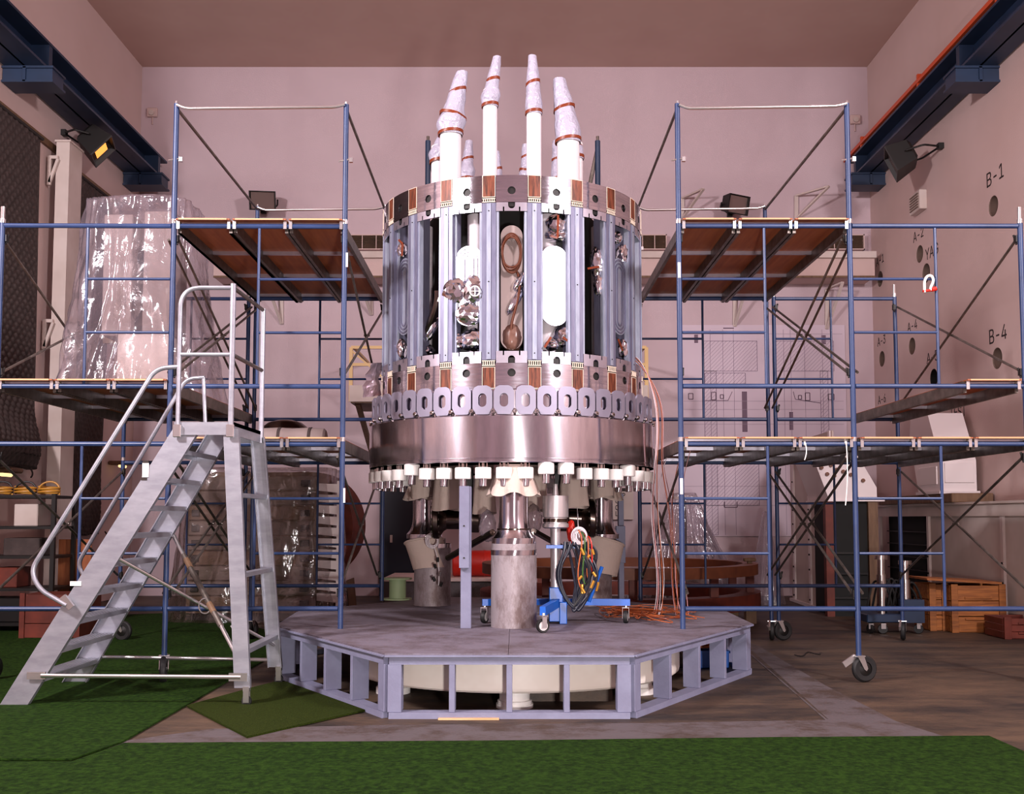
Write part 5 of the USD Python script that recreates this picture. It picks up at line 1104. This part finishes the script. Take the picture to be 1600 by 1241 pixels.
part(t, 'box', MB().span((xa, 12.23, 0), (xb, 12.8, .52)), red_wood)
# ------------------------------------------------------------------ middle rear: step, red bag, ring, film cone
t = thing('concrete_step', 'low pale concrete step at the back wall behind the canister columns', 'step', (-.8, 17.5, 0)); part(t, 'block', MB().span((X(600, 16.7), 16.7, 0), (X(830, 16.7), 18.3, .42), ch=.01), strip_paint); part(t, 'capping', MB().span((X(599, 16.68), 16.66, .4), (X(831, 16.68), 18.3, .46), ch=.008), side_paint)
c = np.array([X(742, 17.1), 17.1, .46]); t = thing('red_barrel', 'bright red barrel lying on the concrete step behind the grey front post', 'barrel', c)
part(t, 'body', MB().lathe([(0, 0), (.2, 0), (.215, .02), (.215, .24), (.225, .26), (.215, .28), (.215, .5), (.225, .52), (.215, .54), (.215, .78), (.2, .8), (0, .8)], 36, frame(c + (-.36, 0, .215), c + (.44, 0, .215))), red_paint); part(t, 'bung', MB().tube(c + (.44, 0, .3), c + (.46, 0, .3), .03, 12), black_metal)
t = thing('ring_frame', 'large flat brown wooden ring frame lying on blocks behind the right scaffold', 'ring', (1.45, 14.64, 0)); T = rotz(0, (1.45, 14.64, 0))
part(t, 'upper_ring', MB().lathe([(1.72, .66), (1.93, .66), (1.93, .8), (1.72, .8), (1.72, .66)], 96, T), ring_wood); part(t, 'lower_ring', MB().lathe([(1.68, .22), (1.96, .22), (1.96, .42), (1.68, .42), (1.68, .22)], 96, T), red_wood)
for k in range(10): a = 2 * PI * k / 10; p = np.array([1.45 + 1.82 * math.sin(a), 14.64 - 1.82 * math.cos(a), 0]); part(t, 'block', MB().span(p + (-.07, -.07, 0), p + (.07, .07, .22)), tan_wood); part(t, 'spacer', MB().span(p + (-.05, -.05, .42), p + (.05, .05, .66)), red_wood)
c = np.array([X(1190, 13.2), 13.4, .8]); solo('wing_clamp', MB().span((3.12, 14.1, .83), (3.28, 14.2, .88), ch=.01).span((3.17, 14.12, .795), (3.23, 14.18, .84)), tan_wood, 'small tan clamp on the right rim of the brown ring frame', 'clamp')
solo('film_drape', drape((X(1068, 17.3), 17.35), .0, Z(772, 17.3), (.22, .2), (.94, .5), 14, 11, .16, 1.0, 2.4, 180, 60), film, 'clear plastic film hanging as a tent behind the right scaffold', 'plastic sheet', smooth=True)
t = thing('tent_stand', 'grey stand under the tent of clear film behind the right scaffold', 'stand', (X(1068, 17.3), 17.35, 0)); p = np.array([X(1068, 17.3), 17.35, 0]); part(t, 'post', MB().tube(p + (0, 0, 0), p + (0, 0, Z(776, 17.3)), .06, 14), galv); part(t, 'top_plate', MB().span(p + (-.17, -.14, Z(780, 17.3)), p + (.17, .14, Z(776, 17.3))), off_white); part(t, 'carton', MB().span(p + (-.6, -.3, 0), p + (.3, .3, .6)), tan_wood)
solo('plastic_sheet', drape((X(1205, 16.8), 17.2), .0, Z(800, 16.8), (.04, .1), (.3, .25), 21, 5, .1, 1.0, 2.2, 80, 30), film, 'small fold of clear film hanging by the sheet partition', 'plastic sheet', smooth=True)
# ------------------------------------------------------------------ right rear: partition, console, low enclosure, cabinet, cylinders, crates
t = thing('sheet_partition', 'pale sheet metal partition with bolted white strips behind the right scaffold', 'partition', (X(1270, 17), 17, 0))
A, B_ = np.array([X(1236, 17.9), 17.9, 0]), np.array([X(1302, 15.2), 15.2, 0]); zp = Z(690, 17.4)
part(t, 'sheet', MB().tm(trimesh.convex.convex_hull(np.array([q + np.array([dx, 0, z]) for q in (A, B_) for dx in (0, .03) for z in (0, zp)]))), off_white, smooth=False)
d_ = (B_ - A) / np.linalg.norm(B_ - A)
for s in (.1, .5, .97):
    p = A + (B_ - A) * s; part(t, 'bolt_strip', MB().span(p + (-.03, -.05, 0), p + (.0, .05, zp)), white_paint, 'white strip with bolts')
    m = MB()
    for k in range(9): m.tube(p + (-.03, -.01, .12 + k * .24), p + (-.045, -.01, .12 + k * .24), .014, 8)
    part(t, 'bolts', m, black_metal, kind='stuff')
part(t, 'foot_angle', MB().bar(A + (-.03, 0, .02), B_ + (-.03, 0, .02), .04, .06), white_paint)
Y = 15.0; t = thing('control_console', 'white sloping control console with brown knobs behind the right scaffold', 'console', (X(1320, Y), Y, 0))
xa, xb = X(1252, Y + .9), X(1371, Y); z0, z1, z2 = Z(781, Y), Z(762, Y), Z(690, Y + .4)
prof = np.array([(X(1296, Y), z0), (xb, z0), (X(1371, Y), z1), (X(1328, Y), z2), (X(1262, Y), z2)])
M = np.array([[1, 0, 0, 0], [0, 0, -1, Y + 1.0], [0, 1, 0, 0], [0, 0, 0, 1.]])
part(t, 'body', MB().poly(Polygon(prof), 1.0, M), white_paint, smooth=False); part(t, 'base_plate', MB().span((X(1290, Y), Y - .03, z0 - .025), (X(1382, Y), Y + 1.0, z0)), white_paint)
kn = ((1283, 731), (1298, 727), (1307, 734), (1317, 737), (1292, 741), (1303, 744), (1329, 742), (1348, 751), (1334, 730))
for u, v in kn: p = W(u, v, Y); part(t, 'knob', MB().tube(p + (0, .002, 0), p + (0, -.03, 0), .028, 12).box(p + (0, -.035, 0), (.05, .012, .014)), pbr('brown_knob', (116, 74, 54), .5) if not stage.GetPrimAtPath('/World/Looks/brown_knob') else '/World/Looks/brown_knob')
part(t, 'front_post', MB().span((X(1290, Y), Y, 0), (X(1302, Y), Y + .12, z0 - .025)), red_wood, 'red-brown post'); part(t, 'front_post', MB().span((X(1357, Y), Y, 0), (X(1372, Y), Y + .12, z0 - .025)), tan_wood, 'tan post')
part(t, 'dark_cupboard', MB().span((X(1302, Y), Y + .06, .0), (X(1357, Y), Y + .95, z0 - .03)), black_in, 'solid black block painting the dark void under the console')  # black block in place of the unlit void below the console
for z in (.25, .6, .9): part(t, 'cupboard_shelf', MB().span((X(1303, Y), Y + .03, z), (X(1356, Y), Y + .06, z + .03)), black_metal)
# low panelled enclosure along the right wall
t = thing('low_enclosure', 'low panelled enclosure with white steel studs along the right wall', 'enclosure', (6.4, 14, 0)); xf = 6.2; ztop = 1.61
ylist = [9.6, 11.05, 12.5, 13.33, 15.75]
part(t, 'top_beam', MB().span((xf - .05, 9.4, ztop - .16), (xf + .03, 18.4, ztop)), off_white); part(t, 'roof_sheet', MB().span((xf - .1, 9.4, ztop), (XR - .005, 18.4, ztop + .03)), off_white)
for y0, y1 in ((9.4, 13.1), (13.1, 15.45), (17.5, 18.4)): part(t, 'panel', MB().span((xf, y0, .02), (xf + .02, y1, ztop - .14)), off_white if True else None)
for y in (9.6, 13.1, 15.45, 17.5): part(t, 'stud', MB().span((xf - .035, y - .035, 0), (xf, y + .035, ztop - .15)), ivory_edge)
m = MB()
for y in (13.1, 15.45):
    for z in (.35, .6, .85): m.tube((xf - .035, y, z), (xf - .045, y, z), .016, 8)
part(t, 'stud_bolts', m, black_metal, kind='stuff'); part(t, 'dark_opening', MB().span((xf + .12, 15.5, 0), (xf + .14, 17.46, ztop - .16)), black_in, 'black sheet painting the shade inside the opening')  # black sheet behind the shelves stands for the opening's inner shade
for k in range(6): part(t, 'inner_shelf', MB().span((xf + .06, 15.52, .2 + .2 * k), (xf + .12, 17.4, .215 + .2 * k)), black_metal)
part(t, 'end_panel', MB().span((xf, 9.4, .0), (XR - .005, 9.42, ztop)), off_white); part(t, 'sill', MB().span((xf - .06, 9.4, 0), (xf + .03, 15.45, .06)), off_white)
solo('timber_plank', MB().span((xf - .14, 14.3, ztop + .03), (xf + .44, 17.2, ztop + .16), ch=.01), tan_wood, 'tan timber lying on the low enclosure under the white cabinet', 'timber')
t = thing('white_cabinet', 'white steel cabinet with chamfered top on the low enclosure', 'cabinet', (6.35, 15.2, ztop + .16)); zb, zt = ztop + .16, 2.97
prof = np.array([(14.7, zb), (15.5, zb), (15.8, zt - .3), (15.75, zt), (15.1, zt), (14.7, zt - .72)])
part(t, 'body', MB().poly(Polygon(prof), .52, np.array([[0, 0, 1, 6.07], [1, 0, 0, 0], [0, 1, 0, 0], [0, 0, 0, 1.]])), white_paint, smooth=False)
part(t, 'front_door', MB().span((6.13, 14.68, zb + .16), (6.55, 14.705, zt - .76), ch=.003), white_paint); part(t, 'base_strip', MB().span((6.04, 14.66, zb), (6.62, 15.54, zb + .04)), white_paint); part(t, 'side_door', MB().span((6.055, 14.8, zb + .14), (6.075, 15.45, zt - .8), ch=.003), white_paint)
# chrome cylinders on a dark blue cart
t = thing('cylinder_cart', 'dark blue cart carrying two chrome hydraulic cylinders behind the right scaffold', 'cart', (X(1395, 12.9), 12.9, 0)); Y = 12.9
part(t, 'base', MB().span((X(1345, Y), Y - .15, .14), (X(1432, Y), Y + .35, .24), ch=.01).span((X(1398, Y), Y - .18, .14), (X(1432, Y), Y - .05, .42)), rail_blue)
for u, vt, vb in ((1375, 868, 950), (1412, 876, 944)):
    p = np.array([X(u, Y), Y, 0]); part(t, 'cylinder', MB().lathe([(0, .24), (.058, .24), (.058, Z(vt + 30, Y)), (.046, Z(vt + 30, Y)), (.046, Z(vt, Y) - .05), (.08, Z(vt, Y) - .05), (.08, Z(vt, Y)), (0, Z(vt, Y))], 26, rotz(0, p)), steel, 'chrome hydraulic cylinder')
r6 = random.Random(5)
for k in range(8):
    x = X(1362 + 8 * k, Y - .1); part(t, 'hose', MB().path(spline([(x, Y + .16, .28), (x + .03, Y + .1, .5), (x + .1, Y + .1, .62 + r6.uniform(-.05, .05)), (x + .2, Y + .12, .5), (x + .24, Y + .16, .28)], 26), .014, 7), rubber)
for u, a in ((1352, 1.2), (1371, .3), (1426, .5)):
    h = holder(t, 'caster'); p = np.array([X(u, Y), Y - .1, 0]); part(h, 'wheel', MB().lathe([(0, -.02), (.055, -.02), (.06, 0), (.055, .02), (0, .02)], 22, frame(p + (0, 0, .06), p + (math.sin(a), math.cos(a), .06))), rubber); part(h, 'fork', MB().span(p + (-.03, -.03, .06), p + (.03, -.024, .14)).span(p + (-.03, -.03, .13), p + (.03, .03, .145)), silver)
def crate(name, label, xa, xb, ya, yb, z, m, lid):
    t = thing(name, label, 'crate', ((xa + xb) / 2, ya, 0)); n = 3
    for k in range(n):
        h = (z - .02) / n; part(t, 'front_board', MB().span((xa + .05, ya, .01 + h * k), (xb - .05, ya + .02, .01 + h * (k + 1) - .008), ch=.003), m)
        part(t, 'side_board', MB().span((xa, ya + .03, .01 + h * k), (xa + .02, yb, .01 + h * (k + 1) - .008), ch=.003), m); part(t, 'side_board', MB().span((xb - .02, ya + .03, .01 + h * k), (xb, yb, .01 + h * (k + 1) - .008), ch=.003), m)
        part(t, 'back_board', MB().span((xa + .02, yb - .02, .01 + h * k), (xb - .02, yb, .01 + h * (k + 1) - .008)), m)
    for x0, x1 in ((xa, xa + .085), (xb - .085, xb)): part(t, 'end_batten', MB().span((x0, ya - .02, 0), (x1, ya, z), ch=.003), m)
    for zz in (z * .28, z * .72): part(t, 'rail_batten', MB().span((xa + .17, ya - .014, zz - .012), (xb - .17, ya, zz + .012), ch=.003), m)
    part(t, 'floor_board', MB().span((xa + .02, ya + .02, .0), (xb - .02, yb - .02, .02)), m)
    if lid: part(t, 'lid', MB().tm(trimesh.convex.convex_hull(np.array([(xa - .3, ya - .03, z + .05), (xb - .05, ya - .03, z + .0), (xa - .3, ya - .03, z + .075), (xb - .05, ya - .03, z + .025), (xa - .3, yb, z + .05), (xb - .05, yb, z), (xa - .3, yb, z + .075), (xb - .05, yb, z + .025)]))), m, smooth=False)
    return t
crate('wooden_crate', 'varnished pine crate with a slanting lid on the floor at the right', X(1482, 12.9), X(1567, 12.9), 12.9, 13.5, .6, pine, True)
crate('wooden_crate', 'narrow pine crate half hidden left of the larger pine crate', X(1448, 13.1), X(1478, 13.1), 13.1, 13.6, .6, pine, False)
crate('wooden_crate', 'low dark red crate at the right edge beside the pine crate', X(1563, 12.2), X(1640, 12.2), 12.2, 12.7, .26, red_wood, False)
